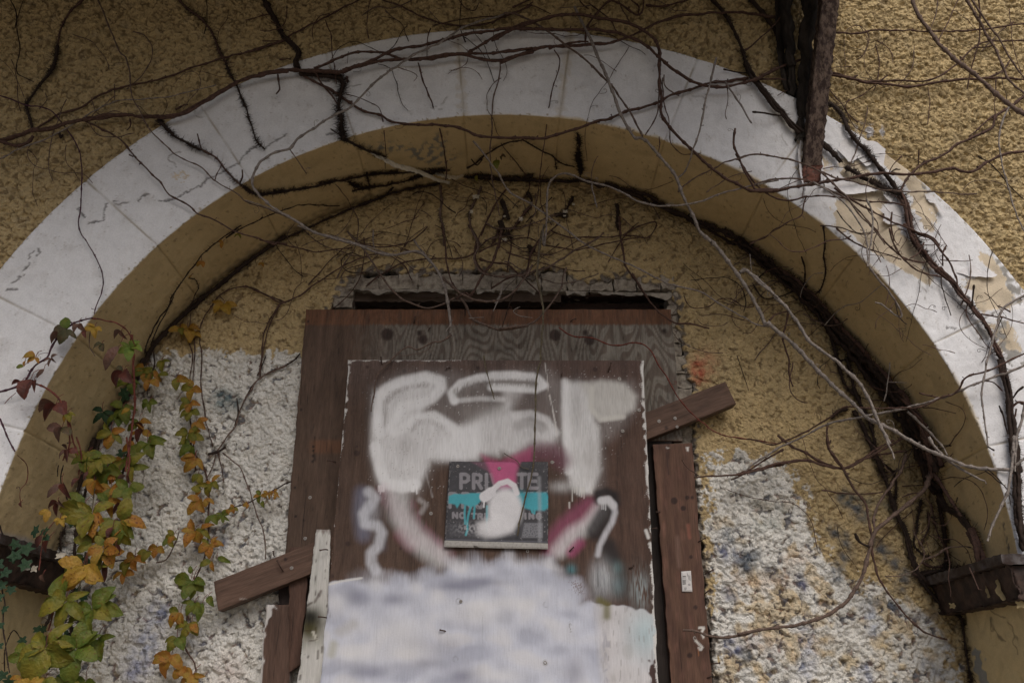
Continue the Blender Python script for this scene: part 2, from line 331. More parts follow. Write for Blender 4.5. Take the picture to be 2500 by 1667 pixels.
# hollows the white paint never reached
pit = sst(.95, 1.5, -l)*smoothw*sst(-.2, .6, n_mid(gx+1.3, gz+.2)+.45*n_low(gx+2, gz)+.35*sst(1000, 1400, PY))
hue = n_soft(gx+.4, gz+.9)
for lo_, hi_, c_ in ((-9, -.6, (.035, .04, .075)), (-.6, .4, (.045, .035, .035)), (.4, 1.2, (.15, .07, .05)), (1.2, 9, (.20, .14, .06))):
    P.mix(pit*((hue > lo_) & (hue <= hi_))*.78, c_)
def spray(x, y, r, c, a, sx=1., sy=1.):
    d = np.hypot((PX-x)/sx, (PY-y)/sy)/r; P.mix(a*np.exp(-d*d)*(.65+.35*np.tanh(n_soft(gx, gz)+.6*l+.5)), c)
for a_ in [(545,975,26,(.06,.14,.16),.9),(580,985,16,(.05,.10,.12),.8),(388,1498,34,(.16,.20,.38),.75),(360,1560,30,(.30,.34,.50),.7),(352,1600,40,(.33,.36,.50),.7),(330,1640,30,(.10,.13,.32),.7),
      (540,1325,16,(.03,.05,.16),.9),(1700,893,17,(.42,.03,.02),.7),(1712,908,26,(.50,.10,.06),.45),(1725,880,30,(.5,.18,.12),.4),(1705,920,14,(.5,.05,.04),.8),
      (300,1000,60,(.4,.3,.18),.3),(480,1560,40,(.4,.42,.5),.4),(560,1640,40,(.5,.25,.2),.25)]: spray(*a_)
DB = (.075, .10, .135); DG = (.10, .115, .10)
for t_, w_, c_, a_ in [('L 680,390 740,430 800,500',34,DB,.85),('L 690,385 830,400 960,430 1010,500',24,DG,.6),('L 600,590 690,640 700,740 640,820 640,900',26,DB,.75),
      ('L 880,680 950,740 1020,820 1080,880 1040,960',28,DB,.8),('L 0,780 60,830 110,750',26,DB,.7),('L 200,850 240,880 270,900',22,DB,.85),('L 400,900 430,960',18,(.06,.07,.16),.85),
      ('L 120,430 200,410 300,470',22,DG,.45),('L 140,560 250,550',26,(.2,.25,.22),.4),('L 830,1050 960,1050 1040,1110',26,DB,.6),('L 1150,1150 1250,1130',24,(.12,.12,.16),.6),
      ('L 60,1400 50,1380',28,DB,.7),('L 850,1110 870,1250',26,(.33,.38,.5),.6),('L 430,1240 470,1330 440,1500',30,(.38,.42,.56),.55),('L 810,1480 840,1568',26,(.30,.35,.52),.6),
      ('L 20,900 160,930 300,900',34,(.66,.46,.30),.4),('L 60,1300 240,1330',40,(.42,.34,.34),.4),('L 1200,1440 1300,1540',28,(.14,.15,.2),.6),('K 1500,600 1520,650',26,DB,.7),
      ('K 1480,720 1530,760',30,(.16,.19,.30),.75),('K 1640,760 1620,850',30,DB,.75),('K 1500,980 1530,1030',24,(.15,.2,.33),.7),('K 1510,1310 1560,1360',24,(.10,.13,.27),.85),('K 1640,1380 1650,1410',20,DB,.7),
      ('L 340,780 420,760',30,(.66,.45,.29),.4),('L 560,1080 580,1110',20,(.5,.36,.2),.7),('L 540,1280 580,1290',22,(.5,.37,.2),.8),('L 940,1330 1000,1390',22,(.5,.38,.2),.7),('L 650,1380 760,1400',30,(.5,.42,.28),.4)]:
    m_ = np.exp(-(seg_dist(PX, PY, T(t_))/(w_*.62))**2)*a_; P.mix(np.clip(m_*.95*(.7+.4*np.tanh(n_soft(gx, gz)+.4)), 0, .95), c_)
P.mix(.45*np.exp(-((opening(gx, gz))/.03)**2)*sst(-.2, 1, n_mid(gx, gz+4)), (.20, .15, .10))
# torn edge of the opening
dh = seg_dist(PX, PY, np.vstack([HOLE, HOLE[:1]])); ins = inpoly(PX+1.2*n_soft(gx, gz)+3*n_mid(gx, gz), PY+1.2*n_soft(gx+1, gz)+4*n_mid(gx+1, gz), HOLE)
edge = (1-sst(5, 13, dh+6*n_soft(gx+3, gz)))*sst(600, 660, PY); P.mix(edge, (.20, .175, .15)); h = h - .006*(1-sst(2, 12, dh+4*n_soft(gx+3, gz)))
keep = ~ins & (opening(gx, gz) > -.03); keep = keep[:-1, :-1] & keep[1:, 1:] & keep[:-1, 1:] & keep[1:, :-1]
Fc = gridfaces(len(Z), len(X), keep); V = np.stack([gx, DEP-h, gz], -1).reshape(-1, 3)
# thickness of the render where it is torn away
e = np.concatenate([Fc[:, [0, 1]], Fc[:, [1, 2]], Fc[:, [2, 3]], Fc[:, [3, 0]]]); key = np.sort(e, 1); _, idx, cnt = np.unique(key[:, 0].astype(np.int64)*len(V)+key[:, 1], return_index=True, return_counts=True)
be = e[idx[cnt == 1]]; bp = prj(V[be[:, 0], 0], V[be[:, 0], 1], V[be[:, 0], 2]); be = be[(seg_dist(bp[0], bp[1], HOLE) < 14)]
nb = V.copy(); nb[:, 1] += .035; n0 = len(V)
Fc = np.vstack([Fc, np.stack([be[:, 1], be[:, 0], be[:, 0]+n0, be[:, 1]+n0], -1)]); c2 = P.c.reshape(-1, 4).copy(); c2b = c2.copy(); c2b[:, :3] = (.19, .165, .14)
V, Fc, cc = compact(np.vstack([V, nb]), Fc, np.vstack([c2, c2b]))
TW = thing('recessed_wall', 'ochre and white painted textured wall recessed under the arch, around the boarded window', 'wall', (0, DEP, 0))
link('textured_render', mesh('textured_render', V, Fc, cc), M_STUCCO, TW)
# ------------------------------------------------------------------ arch of plaster blocks
AR = thing('arch', 'white banded round arch with cream underside and scored blocks, paint peeling at right', 'arch', (CX, 0, SPR))
jpx = T('Z 62,1051 186,822 383,598 612,442 865,332 1132,281 1366,283 1621,346 1871,456 2091,619 2284,836 2408,1090')
jx, jz = unp(jpx[:, 0], jpx[:, 1], YB); _, jf = pol(jx, jz); JF = np.concatenate([[math.pi+.0], jf, [0.]])
CRK = ['A 1025,1285 1120,1270 1190,1225 1290,1180 1320,1140 1360,1130 1440,1085 1530,1035 1550,1000 1600,950 1640,930', 'A 1690,950 1720,920 1780,890 1829,855', 'A 560,1425 610,1415 660,1410 665,1340 680,1300',
       'A 880,1280 910,1250 950,1235', 'E 40,415 75,405 110,408', 'E 70,370 110,350 120,330 150,320', 'E 145,295 175,265 190,240', 'E 180,215 190,180 215,165', 'E 235,195 250,170 240,145', 'A 500,1330 530,1380 550,1385',
       'D 420,1160 425,1230 412,1290', 'H 1335,655 1370,650 1395,662', 'B 515,860 550,852 600,850', 'B 480,520 535,515', 'N 1040,980 1060,1060 1080,1150 1095,1260']
HAIRL = []
for _ in range(24):
    q = [np.array([rnd.uniform(0, 2450), 0.])]; fx = rnd.uniform(0, math.pi); kr = rnd.uniform(1.02, 1.22); x_, z_ = CX+float(r_in(np.array(fx)))*kr*math.cos(fx), SPR+float(r_in(np.array(fx)))*kr*math.sin(fx); a_ = rnd.uniform(0, 6.28); pts_ = []
    for k_ in range(rnd.randint(5, 14)):
        pts_.append(prj(x_, YB, z_)); a_ += rnd.uniform(-.7, .7); x_ += math.cos(a_)*.007; z_ += math.sin(a_)*.007
    HAIRL.append((np.array(pts_), 1, rnd.uniform(.35, .8)))
joint_t = np.array([T('Z %f,%f' % (a, b))[0] for a, b in jpx])
for bi in range(len(JF)-1):
    fa, fb = JF[bi], JF[bi+1]; rm = float(r_in(np.array((fa+fb)/2)))
    L = (fa-fb)*rm; n = max(12, int(L/.0029)); u = np.linspace(0, 1, n)
    dd = np.concatenate([[0, .0012, .003], [.0055]]) / L
    u = np.unique(np.concatenate([dd, u[(u > dd[-1]*1.3) & (u < 1-dd[-1]*1.3)], 1-dd]))
    f_ = fa+(fb-fa)*u; rin = r_in(f_); rout = r_out(f_)
    # cross-section: outer side, front face, rounded arris, underside back to the recessed wall
    sec = [('o', .03), ('o', -.005)] + [('f', v) for v in np.linspace(0, 1, 84)] + [('c', v) for v in (.33, .66)] + [('s', v) for v in np.linspace(0, 1, 62)]
    R_ = []; Y_ = []; NR = []; NY = []; c = .004
    for k, v in sec:
        if k == 'o': R_.append(rout); Y_.append(v+0*rin); NR.append(1+0*rin); NY.append(0*rin)
        elif k == 'f': R_.append(rout*(1-v)+(rin+c)*v); Y_.append(YB+0*rin); NR.append(0*rin); NY.append(-1+0*rin)
        elif k == 'c': a = v*math.pi/2; R_.append(rin+c-c*math.sin(a)); Y_.append(YB+c-c*math.cos(a)+0*rin); NR.append(-math.sin(a)+0*rin); NY.append(-math.cos(a)+0*rin)
        else: R_.append(rin); Y_.append(YB+c+v*(DEP+.012-YB-c)+0*rin); NR.append(-1+0*rin); NY.append(0*rin)
    R_ = np.array(R_); Y_ = np.array(Y_); NR = np.array(NR); NY = np.array(NY); ff = np.broadcast_to(f_, R_.shape)
    gx = CX+R_*np.cos(ff); gz = SPR+R_*np.sin(ff); px, py = prj(gx, Y_, gz)
    soff = np.array([k == 's' for k, v in sec])[:, None] & np.ones_like(ff, bool); arc = ff*1.1+bi*.0
    a1 = np.where(soff, arc, gx); a2 = np.where(soff, Y_+5, gz)
    P = Paint(px, py, WHT, 0)
    P.mix(.30*sst(-.3, 1.6, n_low(a1, a2)), WHT*(.90, .885, .87)); P.mix(.22*sst(1.0, 2.4, n_mid(a1, a2)+.5*n_soft(a1, a2)), (.52, .50, .50))
    P.mix(.5*sst(1.3, 2.2, n_fine(a1*.4, a2))*sst(0, 1, n_mid(a1+2, a2)), (.30, .27, .25))
    # cream underside and a cream bleed along the arris
    ed = (R_-rin)*1000
    P.mix(1.*soff, OCH*(1.14, 1.16, 1.18)); bleed = sst(-2, 9, 4+4*n_mid(a1, 0*a2)-ed)*(~soff)*sst(1150, 1350, px); P.mix(.8*bleed, (.62, .50, .30))
    P.mix(soff*.35*sst(-.2, 1.5, n_low(a1+2, a2*.7)), OCH*(.88, .84, .78)); P.mix(soff*.35*sst(.8, 2, n_mid(a1*.6, a2)), OCH*.78)
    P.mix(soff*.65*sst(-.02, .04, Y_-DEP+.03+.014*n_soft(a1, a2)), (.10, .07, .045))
    P.mix(soff*.55*sst(1.5, 2.3, n_soft(a1*1.3+4, a2*1.3)+.5*n_mid(a1, a2))*sst(-.5, .6, n_fine(a1, a2)), (.15, .105, .06)); P.mix(soff*.3*sst(.8, 2.4, n_soft(a1*1.5, a2*.5)+.6*n_low(a1, a2)), OCH*(.84, .80, .74))
    P.mix(soff*polymask(px, py, T('B 780,930 900,905 1100,940 1230,850 1290,900 1270,1000 1380,990 1250,1060 1100,1030 1000,960 860,975'), 10)*sst(.1, .6, n_soft(a1, a2)+.3*n_fine(a1, a2)), (.24, .23, .20))
    P.mix(soff*polymask(px, py, T('Z 0,1300 60,1310 130,1345 0,1360'), 10)*.7, (.4, .4, .42))
    hh = .0004*n_mid(a1, a2)+.0003*n_soft(a1, a2)+.00022*n_fine(a1, a2)
    # brushed trowel arcs low on the left
    hh = hh + .00035*np.sin(np.hypot(px-250, py-900)*.9)*sst(0, 1, n_mid(a1, a2))*(px < 420)*(py > 450)*(~soff)
    # peeled paint: cream undercoat and bare grey render, each a real step down
    q = 5*n_soft(a1, a2)+3*n_fine(a1, a2)+5*n_mid(a1, a2)
    pc = np.maximum.reduce([polymask(px+q, py+q*.7, T(t_), 1.2) for t_ in
        ['D 625,1110 640,1040 680,1000 740,1010 800,1050 900,1150 960,1230 900,1330 1000,1400 1060,1500 1150,1568 H 1230,220 1240,330 1200,370 1080,300 980,240 800,130 700,20 D 640,1480 615,1400 630,1290 700,1240 640,1180',
         'D 930,960 1000,1010 1100,1090 1200,1180 1220,1230 1270,1330 1270,1480 1180,1460 1120,1330 1080,1180 980,1090 910,1030', 'H 1540,200 1600,170 1700,300 1760,450 1740,520 1640,560 1560,560 1500,480 1440,400 1480,330 1600,320 1620,300',
         'H 1600,620 1720,600 1790,700 1800,790 1700,830 1640,740', 'A 1118,1152 1150,1140 1165,1105 1185,1098 1193,1112 1180,1130 1160,1156', 'D 390,880 420,870 420,1140 380,1090','D 520,1000 570,1010 600,1060 545,1190 525,1150']])*(~soff)
    P.mix(pc, CRM*(1+.08*n_mid(a1, a2)[..., None])); hh = hh-.0011*pc
    gr = np.maximum.reduce([polymask(px+q, py+q*.7, T(t_), 1.2) for t_ in ['H 1580,110 1610,120 1720,230 1829,400 1829,500 1780,520 1750,470 1720,360 1660,240', 'H 1530,650 1560,620 1640,700 1650,760 1560,740', 'H 1660,590 1720,600 1720,740 1760,800 1830,800 1830,880 1720,880 1690,820 1640,700', 'D 1175,1180 1210,1190 1215,1215 1190,1210']])*(~soff)
    P.mix(gr*sst(-.9, .2, n_soft(a1+1, a2)), (.30, .29, .27)); hh = hh-.0014*gr
    # dirt and stains with shapes of their own
    P.mix(.6*(1-sst(3, 16, seg_dist(px, py, T('D 240,700 330,790 400,850'))))*(~soff), (.42, .35, .22))
    P.mix(.35*(1-sst(10, 40, seg_dist(px, py, T('H 1380,470 1420,520 1440,560'))))*(~soff), (.3, .26, .22))
    for t_ in CRK:
        pts = T(t_); pts = np.vstack([np.column_stack([np.linspace(a[0], b[0], 5)[:-1], np.linspace(a[1], b[1], 5)[:-1]]) for a, b in zip(pts[:-1], pts[1:])]+[pts[-1:]])
        if pts[:, 0].max() < px.min()-5 or pts[:, 0].min() > px.max()+5: continue
        d = seg_dist(px+1.1*n_soft(a1*2, a2*2), py+1.1*n_soft(a1*2+1, a2*2), pts); m = 1-sst(.9, 3.2, d); P.mix(m*.8, (.09, .08, .075)); hh = hh-.0015*m
        hh = hh+.0010*(1-sst(2, 7, d))*sst(0, 2, d)
    for t_, w_, a_ in HAIRL:
        if t_[:, 0].max() < px.min()-5 or t_[:, 0].min() > px.max()+5: continue
        P.mix((1-sst(.3, 2.6, seg_dist(px, py, t_)))*a_*sst(-1, .3, n_mid(a1*3, a2*3))*(~soff), (.22, .20, .185))
    ch = (np.abs(R_-rin) < .006+.004*n_soft(a1*2, a2))*(n_soft(gx*2.3+1, gz*2.3+bi) > 1.35)*((~soff) | (Y_ < YB+.008)); P.mix(ch*.8, (.36, .30, .21)); hh = hh-.0012*ch
    och = ((rout[None]-R_) < .004+.004*n_soft(a1*2, a2+2))*(n_soft(gx*2.3+4, gz*2.3) > 1.)*(~soff); P.mix(och*.7, (.33, .29, .23))
    run = sst(.9, 2.2, n_soft(a1*2.2, a2*.25)+.5*n_mid(a1, a2))*(~soff); P.mix(run*.10, (.42, .38, .33))
    # joints between the blocks
    dj = np.minimum(u*L+(bi == 0), (1-u)*L+(bi == len(JF)-2))[None]+0*R_
    gro = (1-sst(.0008, .0042, dj)); vis = .35+.65*sst(-.6, .8, n_mid(a1*.5, a2*.5+3)+.2); hh = hh-.0028*gro
    P.mix((1-sst(.0012, .0036, dj))*.65*vis, np.where(soff[..., None], OCH*.62, (.34, .29, .22)))
    P.mix((1-sst(.004, .016, dj+.004*n_soft(a1, a2)))*.35*(px > 1050)*(px < 1450)*(~soff), (.50, .42, .30))
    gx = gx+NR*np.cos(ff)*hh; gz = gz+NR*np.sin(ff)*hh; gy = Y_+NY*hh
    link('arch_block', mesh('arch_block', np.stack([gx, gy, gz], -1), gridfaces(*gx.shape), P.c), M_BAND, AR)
# ------------------------------------------------------------------ piers and ledges
def pier(side, label):
    th = thing('arch_pier', label, 'pier', ((XR if side > 0 else XL), 0, 0)); x0 = XR if side > 0 else XL
    ys = np.concatenate([np.linspace(YB, DEP+.012, 110)]); zs = np.concatenate([np.arange(0, 1.5, .05), np.arange(1.5, SPR+.0, .0028)])
    gy, gz = np.meshgrid(ys, zs); gx = x0+0*gy; px, py = prj(gx, gy, gz); P = Paint(px, py, OCH*(1.06, 1.1, 1.12), 0)
    P.mix(.4*sst(-.3, 1.4, n_low(gy+side, gz)), OCH*(.92, .9, .9)); P.mix(.4*sst(1, 2, n_mid(gy*2, gz)), OCH*.75)
    hh = .0007*n_mid(gy, gz)+.0004*n_soft(gy, gz)
    if side > 0:
        m = polymask(px+4*n_soft(gy, gz), py, T('L 1500,1330 1540,1370 1580,1480 1600,1568 1540,1568 1510,1450'), 2); P.mix(m, (.27, .27, .25)); hh -= .001*m
        for t_ in ('L 1620,1150 1640,1230 1700,1300', 'L 1740,1180 1790,1380', 'L 1600,1100 1700,1150'): P.mix((1-sst(.5, 3, seg_dist(px+2*n_soft(gy, gz), py, T(t_))))*.7, (.12, .09, .05))
        P.mix(.75*(1-sst(0, 9, px-2354-(py-1526)*.12+4*n_soft(gy, gz))), (.09, .065, .04))
    gx = gx-side*hh
    link('reveal_face', mesh('reveal_face', np.stack([gx, gy, gz], -1), gridfaces(*gx.shape, flip=side < 0), P.c), M_BAND, th)
    xs = np.linspace(x0, x0+side*.22, 60); zs = np.concatenate([np.arange(0, 1.5, .1), np.arange(1.5, SPR, .01)])
    gx, gz = np.meshgrid(xs, zs); P = Paint(*prj(gx, YB, gz), WHT, 0)
    link('front_face', mesh('front_face', np.stack([gx, YB-.0005*n_mid(gx, gz), gz], -1), gridfaces(*gx.shape), P.c), M_BAND, th)
pier(1, 'cream plastered pier below the dark ledge at the right end of the arch')
pier(-1, 'cream plastered pier under the leafy creeper at the left end of the arch')
def boxgrid(x0, x1, y0, y1, z0, z1, st, amp, seed, chf=0.):
    """a closed box of fine faces, roughened; returns V,F"""
    Vs = []; Fs = []; k = 0
    def face(A, B, Cc, Dd_):
        nonlocal k
        A, B, Cc, Dd_ = map(np.array, (A, B, Cc, Dd_)); n = max(2, int(np.linalg.norm(B-A)/st)+1); m = max(2, int(np.linalg.norm(Dd_-A)/st)+1)
        u, v = np.meshgrid(np.linspace(0, 1, n), np.linspace(0, 1, m)); u = u[..., None]; v = v[..., None]
        Pp = A*(1-u)*(1-v)+B*u*(1-v)+Cc*u*v+Dd_*(1-u)*v; Vs.append(Pp.reshape(-1, 3)); Fs.append(gridfaces(m, n)+k); k += n*m
    a, b, c, d = (x0, y0, z0), (x1, y0, z0), (x1, y0, z1), (x0, y0, z1); e_, f_, g_, h_ = (x0, y1, z0), (x1, y1, z0), (x1, y1, z1), (x0, y1, z1)
    face(a, b, c, d); face(f_, e_, h_, g_); face(e_, a, d, h_); face(b, f_, g_, c); face(d, c, g_, h_); face(e_, f_, b, a)
    V = np.vstack(Vs); cen = np.array([(x0+x1)/2, (y0+y1)/2, (z0+z1)/2])
    s = seed*.37; w = np.stack([n_soft(V[:, 1]+s, V[:, 2]+V[:, 0]), n_soft(V[:, 0]+s+.3, V[:, 2]+V[:, 1]*.7), n_soft(V[:, 0]+.8+s, V[:, 1]+V[:, 2]*.5)], -1)
    return V+amp*w, np.vstack(Fs)
def ledge(side, z0, z1, label):
    x0 = XR if side > 0 else XL; th = thing('stone_ledge', label, 'ledge', (x0, YB, z0))
    xa, xb = sorted((x0-side*.062, x0+side*.16))
    V, Fc = boxgrid(xa, xb, YB-.05, DEP-.002, z0, z1-.022, .006, .0013, 3+side); inw = np.abs(V[:, 0]-(x0-side*.062)) < .01
    V[:, 0] += side*.020*np.clip((z1-V[:, 2])/(z1-z0), 0, 1)*inw
    link('slab', mesh('slab', V, Fc), M_LEDGE, th)
    xa, xb = sorted((x0-side*.075, x0+side*.17)); V, Fc = boxgrid(xa, xb, YB-.062, DEP-.001, z1-.021, z1, .006, .0009, 5+side)
    link('flashing', mesh('flashing', V, Fc), flat_mat('worn_flashing', (.11, .10, .10), .6, .3, 14, rgb2=(.035, .022, .018), lo=.45, hi=.6), th)
    return th
_, zr1 = unp(2400, 1392, .12); _, zr0 = unp(2400, 1484, .12); LR = ledge(1, float(zr0), float(zr1)+.006, 'dark weathered ledge with flaking paint and hanging roots at the foot of the arch, right')
_, zl1 = unp(100, 1345, .12); _, zl0 = unp(100, 1430, .12); LL = ledge(-1, float(zl0), float(zl1)+.006, 'brown peeling ledge behind ivy and yellow leaves at the foot of the arch, left')
# pale peeling scraps still clinging to the ledges
def scrap(px_, py_, y, w, h, seed, mat, parent, name='paint_scrap', curl=.3, n=7, jag=.35):
    r = random.Random(seed); o = W3(px_, py_, y); k = .00118
    V = []; 
    for j in range(n):
        for i in range(n):
            u = i/(n-1)*2-1; v = j/(n-1)*2-1; rad = 1-jag*(.5+.5*math.sin(5*math.atan2(v, u)+seed))*max(abs(u), abs(v))**2 + r.uniform(-.06, .06)
            V.append((o[0]+u*rad*w*k/2, o[1]-curl*k*w*.5*(max(0, -v)**2+.25*u*u)-.001, o[2]+v*rad*h*k/2))
    return link(name, mesh(name, V, gridfaces(n, n)), mat, parent)
M_FLK = flat_mat('cracked_white_paint', (.70, .69, .70), .7, .06, 90); M_CFL = flat_mat('cream_paint_flake', (.48, .38, .20), .8, .12, 90); M_GFL = flat_mat('curled_pale_paint', (.50, .46, .38), .8, .2, 60)
for a_ in [(2448,1440,32,40,1),(2415,1443,18,26,2),(2398,1426,14,10,3),(2492,1500-25,20,14,4),(2325,1478,14,12,5)]:
    y_ = float(np.clip(DEP-(a_[0]-2265)/215*.36, -.05, .28)); scrap(a_[0], a_[1], y_-.004, a_[2], a_[3], a_[4], M_CFL, LR, curl=.1)
for a_ in [(62,1385,22,16,7),(84,1388,14,14,8),(150,1356,22,14,9)]: scrap(a_[0], a_[1], .08, a_[2], a_[3], a_[4], M_GFL, LL, curl=.4)
# curled white paint standing off the arch band
def flake(t_, curl_dir, amt, seed):
    pts = T(t_); cx_, cy_ = pts.mean(0); n = len(pts); k = 6; V = []; rr_ = random.Random(seed)
    dense = np.vstack([np.column_stack([np.linspace(a[0], b[0], 5)[:-1], np.linspace(a[1], b[1], 5)[:-1]]) for a, b in zip(pts, np.roll(pts, -1, 0))])
    dense += np.array([[rr_.uniform(-1.3, 1.3) for _ in (0, 1)] for _ in dense]); n = len(dense); cd = np.array(curl_dir, float); cd /= np.linalg.norm(cd)
    proj_ = (dense-pts.mean(0))@cd; lo, hi = proj_.min(), proj_.max()
    for j in range(k+1):
        for p in dense:
            q_ = np.array((cx_, cy_))+(p-(cx_, cy_))*j/k; s = (((q_-pts.mean(0))@cd)-lo)/(hi-lo)
            V.append(W3(q_[0], q_[1], YB-.0022-amt*s**2.2-.0012*math.sin(q_[0]*.11+seed)*s))
    Fc = [(j*n+i, j*n+(i+1) % n, (j+1)*n+(i+1) % n, (j+1)*n+i) for j in range(k) for i in range(n)]
    return link('paint_flake', mesh('paint_flake', V, Fc), M_FLK, AR)
flake('D 545,1100 620,1080 680,1130 800,1180 930,1210 880,1218 800,1230 700,1242 640,1220 560,1210', (0.1, 1), .015, 1)
flake('D 640,960 660,900 720,880 800,905 880,900 945,950 940,1010 930,1060 860,1050 820,1060 760,1000 740,1040 710,1030 680,990', (-.3, 1), .008, 2)
flake('D 1195,1235 1240,1240 1275,1300 1330,1360 1290,1350 1265,1300 1230,1290 1205,1270', (.2, 1), .012, 3)
flake('D 910,1340 960,1310 1040,1300 1060,1360 1040,1430 960,1430 930,1410 940,1370', (-1, .1), .014, 4)
flake('D 930,1240 970,1220 1010,1250 1020,1300 980,1290', (-1, .4), .012, 5)
flake('D 1110,1340 1180,1390 1150,1420 1120,1440 1090,1400', (.8, .5), .015, 6)
flake('H 1400,300 1500,250 1560,290 1620,290 1660,320 1640,330 1560,330 1480,325', (.3, 1), .010, 7)
flake('H 1410,385 1500,420 1500,460 1440,440', (.4, 1), .010, 8)
flake('A 715,1278 760,1275 825,1280 810,1290 760,1300 725,1296', (0, 1), .005, 9)
# cracked flap of render hanging from the underside
def strip(name, t_, w, y0, y1, mat, parent, seed, thick=.003):
    pts = T(t_); r = random.Random(seed); n = 40; s = np.linspace(0, 1, n); seg = np.r_[0, np.cumsum(np.hypot(*np.diff(pts, axis=0).T))]; seg /= seg[-1]
    x = np.interp(s, seg, pts[:, 0]); y = np.interp(s, seg, pts[:, 1]); tx = np.gradient(x); ty = np.gradient(y); l_ = np.hypot(tx, ty); V = []
    for i in range(n):
        a = w*(.35+.65*math.sin(math.pi*min(1, s[i]*1.0+.05))**.6)*r.uniform(.6, 1.1); b = w*.5*r.uniform(.5, 1)
        for o_, dy in ((-b, 0), (0, -.004), (a, -.010)):
            V.append(W3(x[i]-ty[i]/l_[i]*o_, y[i]+tx[i]/l_[i]*o_, y0+(y1-y0)*s[i]+dy))
    return link(name, mesh(name, V, gridfaces(n, 3)), mat, parent)
strip('hanging_render_flap', 'B 800,970 880,1010 960,1050 1060,1075 1150,1110 1230,1150 1300,1170', 9, .06, .24, M_GFL, AR, 4)
strip('hanging_render_flap', 'B 1210,1100 1290,1125 1350,1130 1390,1120', 8, .22, .25, M_GFL, AR, 5)
# ------------------------------------------------------------------ bricks and timbers in the opening
def brick(t_, y0, y1, seed, mat=None, name='brick'):
    p = T(t_); (xa, za), (xb, zb) = [tuple(map(float, unp(a, b, y0))) for a, b in p]
    V, Fc = boxgrid(min(xa, xb), max(xa, xb), y0, y1, min(za, zb), max(za, zb), .006, .0016, seed)
    return link(name, mesh(name, V, Fc), mat or M_BRICK, TW)
bs = [842, 884, 925, 972, 1020, 1083, 1129, 1199, 1262, 1322, 1385, 1440, 1497, 1555, 1612, 1650]
for i in range(len(bs)-1):
    brick('Z %f,%f %f,%f' % (bs[i]+1, 676+rnd.uniform(-12, 4), bs[i+1]-1, 708+rnd.uniform(-3, 3)), DEP+.004+rnd.uniform(-.004, .010), DEP+.12, i)
ys_ = [712, 745, 768, 800, 838, 868, 905, 911, 948, 985, 1025, 1062, 1090]
for i in range(len(ys_)-1):
    brick('Z %f,%f %f,%f' % (1630+(i > 6)*14+rnd.uniform(-2, 2), ys_[i]+1, 1664+(i > 4)*26, ys_[i+1]-1), DEP+.006+rnd.uniform(0, .008), DEP+.10, 30+i)
for i in range(2): brick('Z %f,%f %f,%f' % (815, 700+i*26, 862-i*4, 724+i*26), DEP+.004, DEP+.09, 60+i)
def timber(name, t_, y0, y1, mat, st=.01, amp=.0012, seed=0, parent=None):
    p = T(t_); (xa, za), (xb, zb) = [tuple(map(float, unp(a, b, y0))) for a, b in p]
    V, Fc = boxgrid(min(xa, xb), max(xa, xb), y0, y1, min(za, zb), max(za, zb), st, amp, seed); return link(name, mesh(name, V, Fc), mat, parent)
WF = thing('window_frame', 'dark timber window head showing in the torn gap above the boards', 'window frame', (0, DEP+.05, 2.3))
timber('head_rail', 'Z 845,712 1370,736', DEP+.030, DEP+.07, M_HEAD, seed=1, parent=WF); timber('head_rail', 'Z 1372,704 1640,724', DEP+.040, DEP+.08, M_DARKWOOD, seed=2, parent=WF)
timber('transom', 'Z 870,741 1610,762', DEP+.075, DEP+.12, M_DARKWOOD, seed=3, parent=WF)
timber('frame_block', 'Z 830,725 862,752', DEP+.02, DEP+.08, M_HEAD, seed=4, parent=WF)
timber('void_backing', 'Z 780,600 1800,2100', DEP+.13, DEP+.15, M_VOID, st=.2, seed=5, parent=WF)  # added backing sheet; darkness of the void is put into its colour
# torn strip of white paint under the bricks
def jagstrip(t_, w, y, mat, seed, parent):
    p = T(t_); n = 220; r = np.random.RandomState(seed); s = np.linspace(0, 1, n); x = np.interp(s, np.linspace(0, 1, len(p)), p[:, 0]); yy = np.interp(s, np.linspace(0, 1, len(p)), p[:, 1])
    a = np.abs(np.interp(s*n/7, np.arange(60), r.randn(60)))*.6+.3+.2*r.rand(n); a[(np.interp(s*n/11, np.arange(60), r.randn(60))) > .9] = .12; V = []
    for i in range(n):
        for k, yo in ((0, 0), (.5, -.003), (1, -.010)): V.append(W3(x[i], yy[i]+a[i]*w*k, y+yo))
    return link('torn_paint_strip', mesh('torn_paint_strip', V, gridfaces(n, 3)), mat, parent)
jagstrip('Z 850,704 1000,706 1150,706 1300,708 1450,712 1640,716', 11, DEP+.004, flat_mat('grey_torn_paint', (.30, .27, .23), .9, .3, 40), 3, TW)
for a_ in [(1162,482,20,18,3),(1151,518,9,14,4),(1272,536,12,16,5),(1380,518,14,12,6),(1378,528,9,7,8),(1232,529,7,7,9),(1232,586,14,12,10),(1074,511,8,7,11),(1400,500,8,9,12)]: scrap(a_[0], a_[1], DEP-.018, a_[2], a_[3], a_[4], M_GFL, TW, curl=.5)
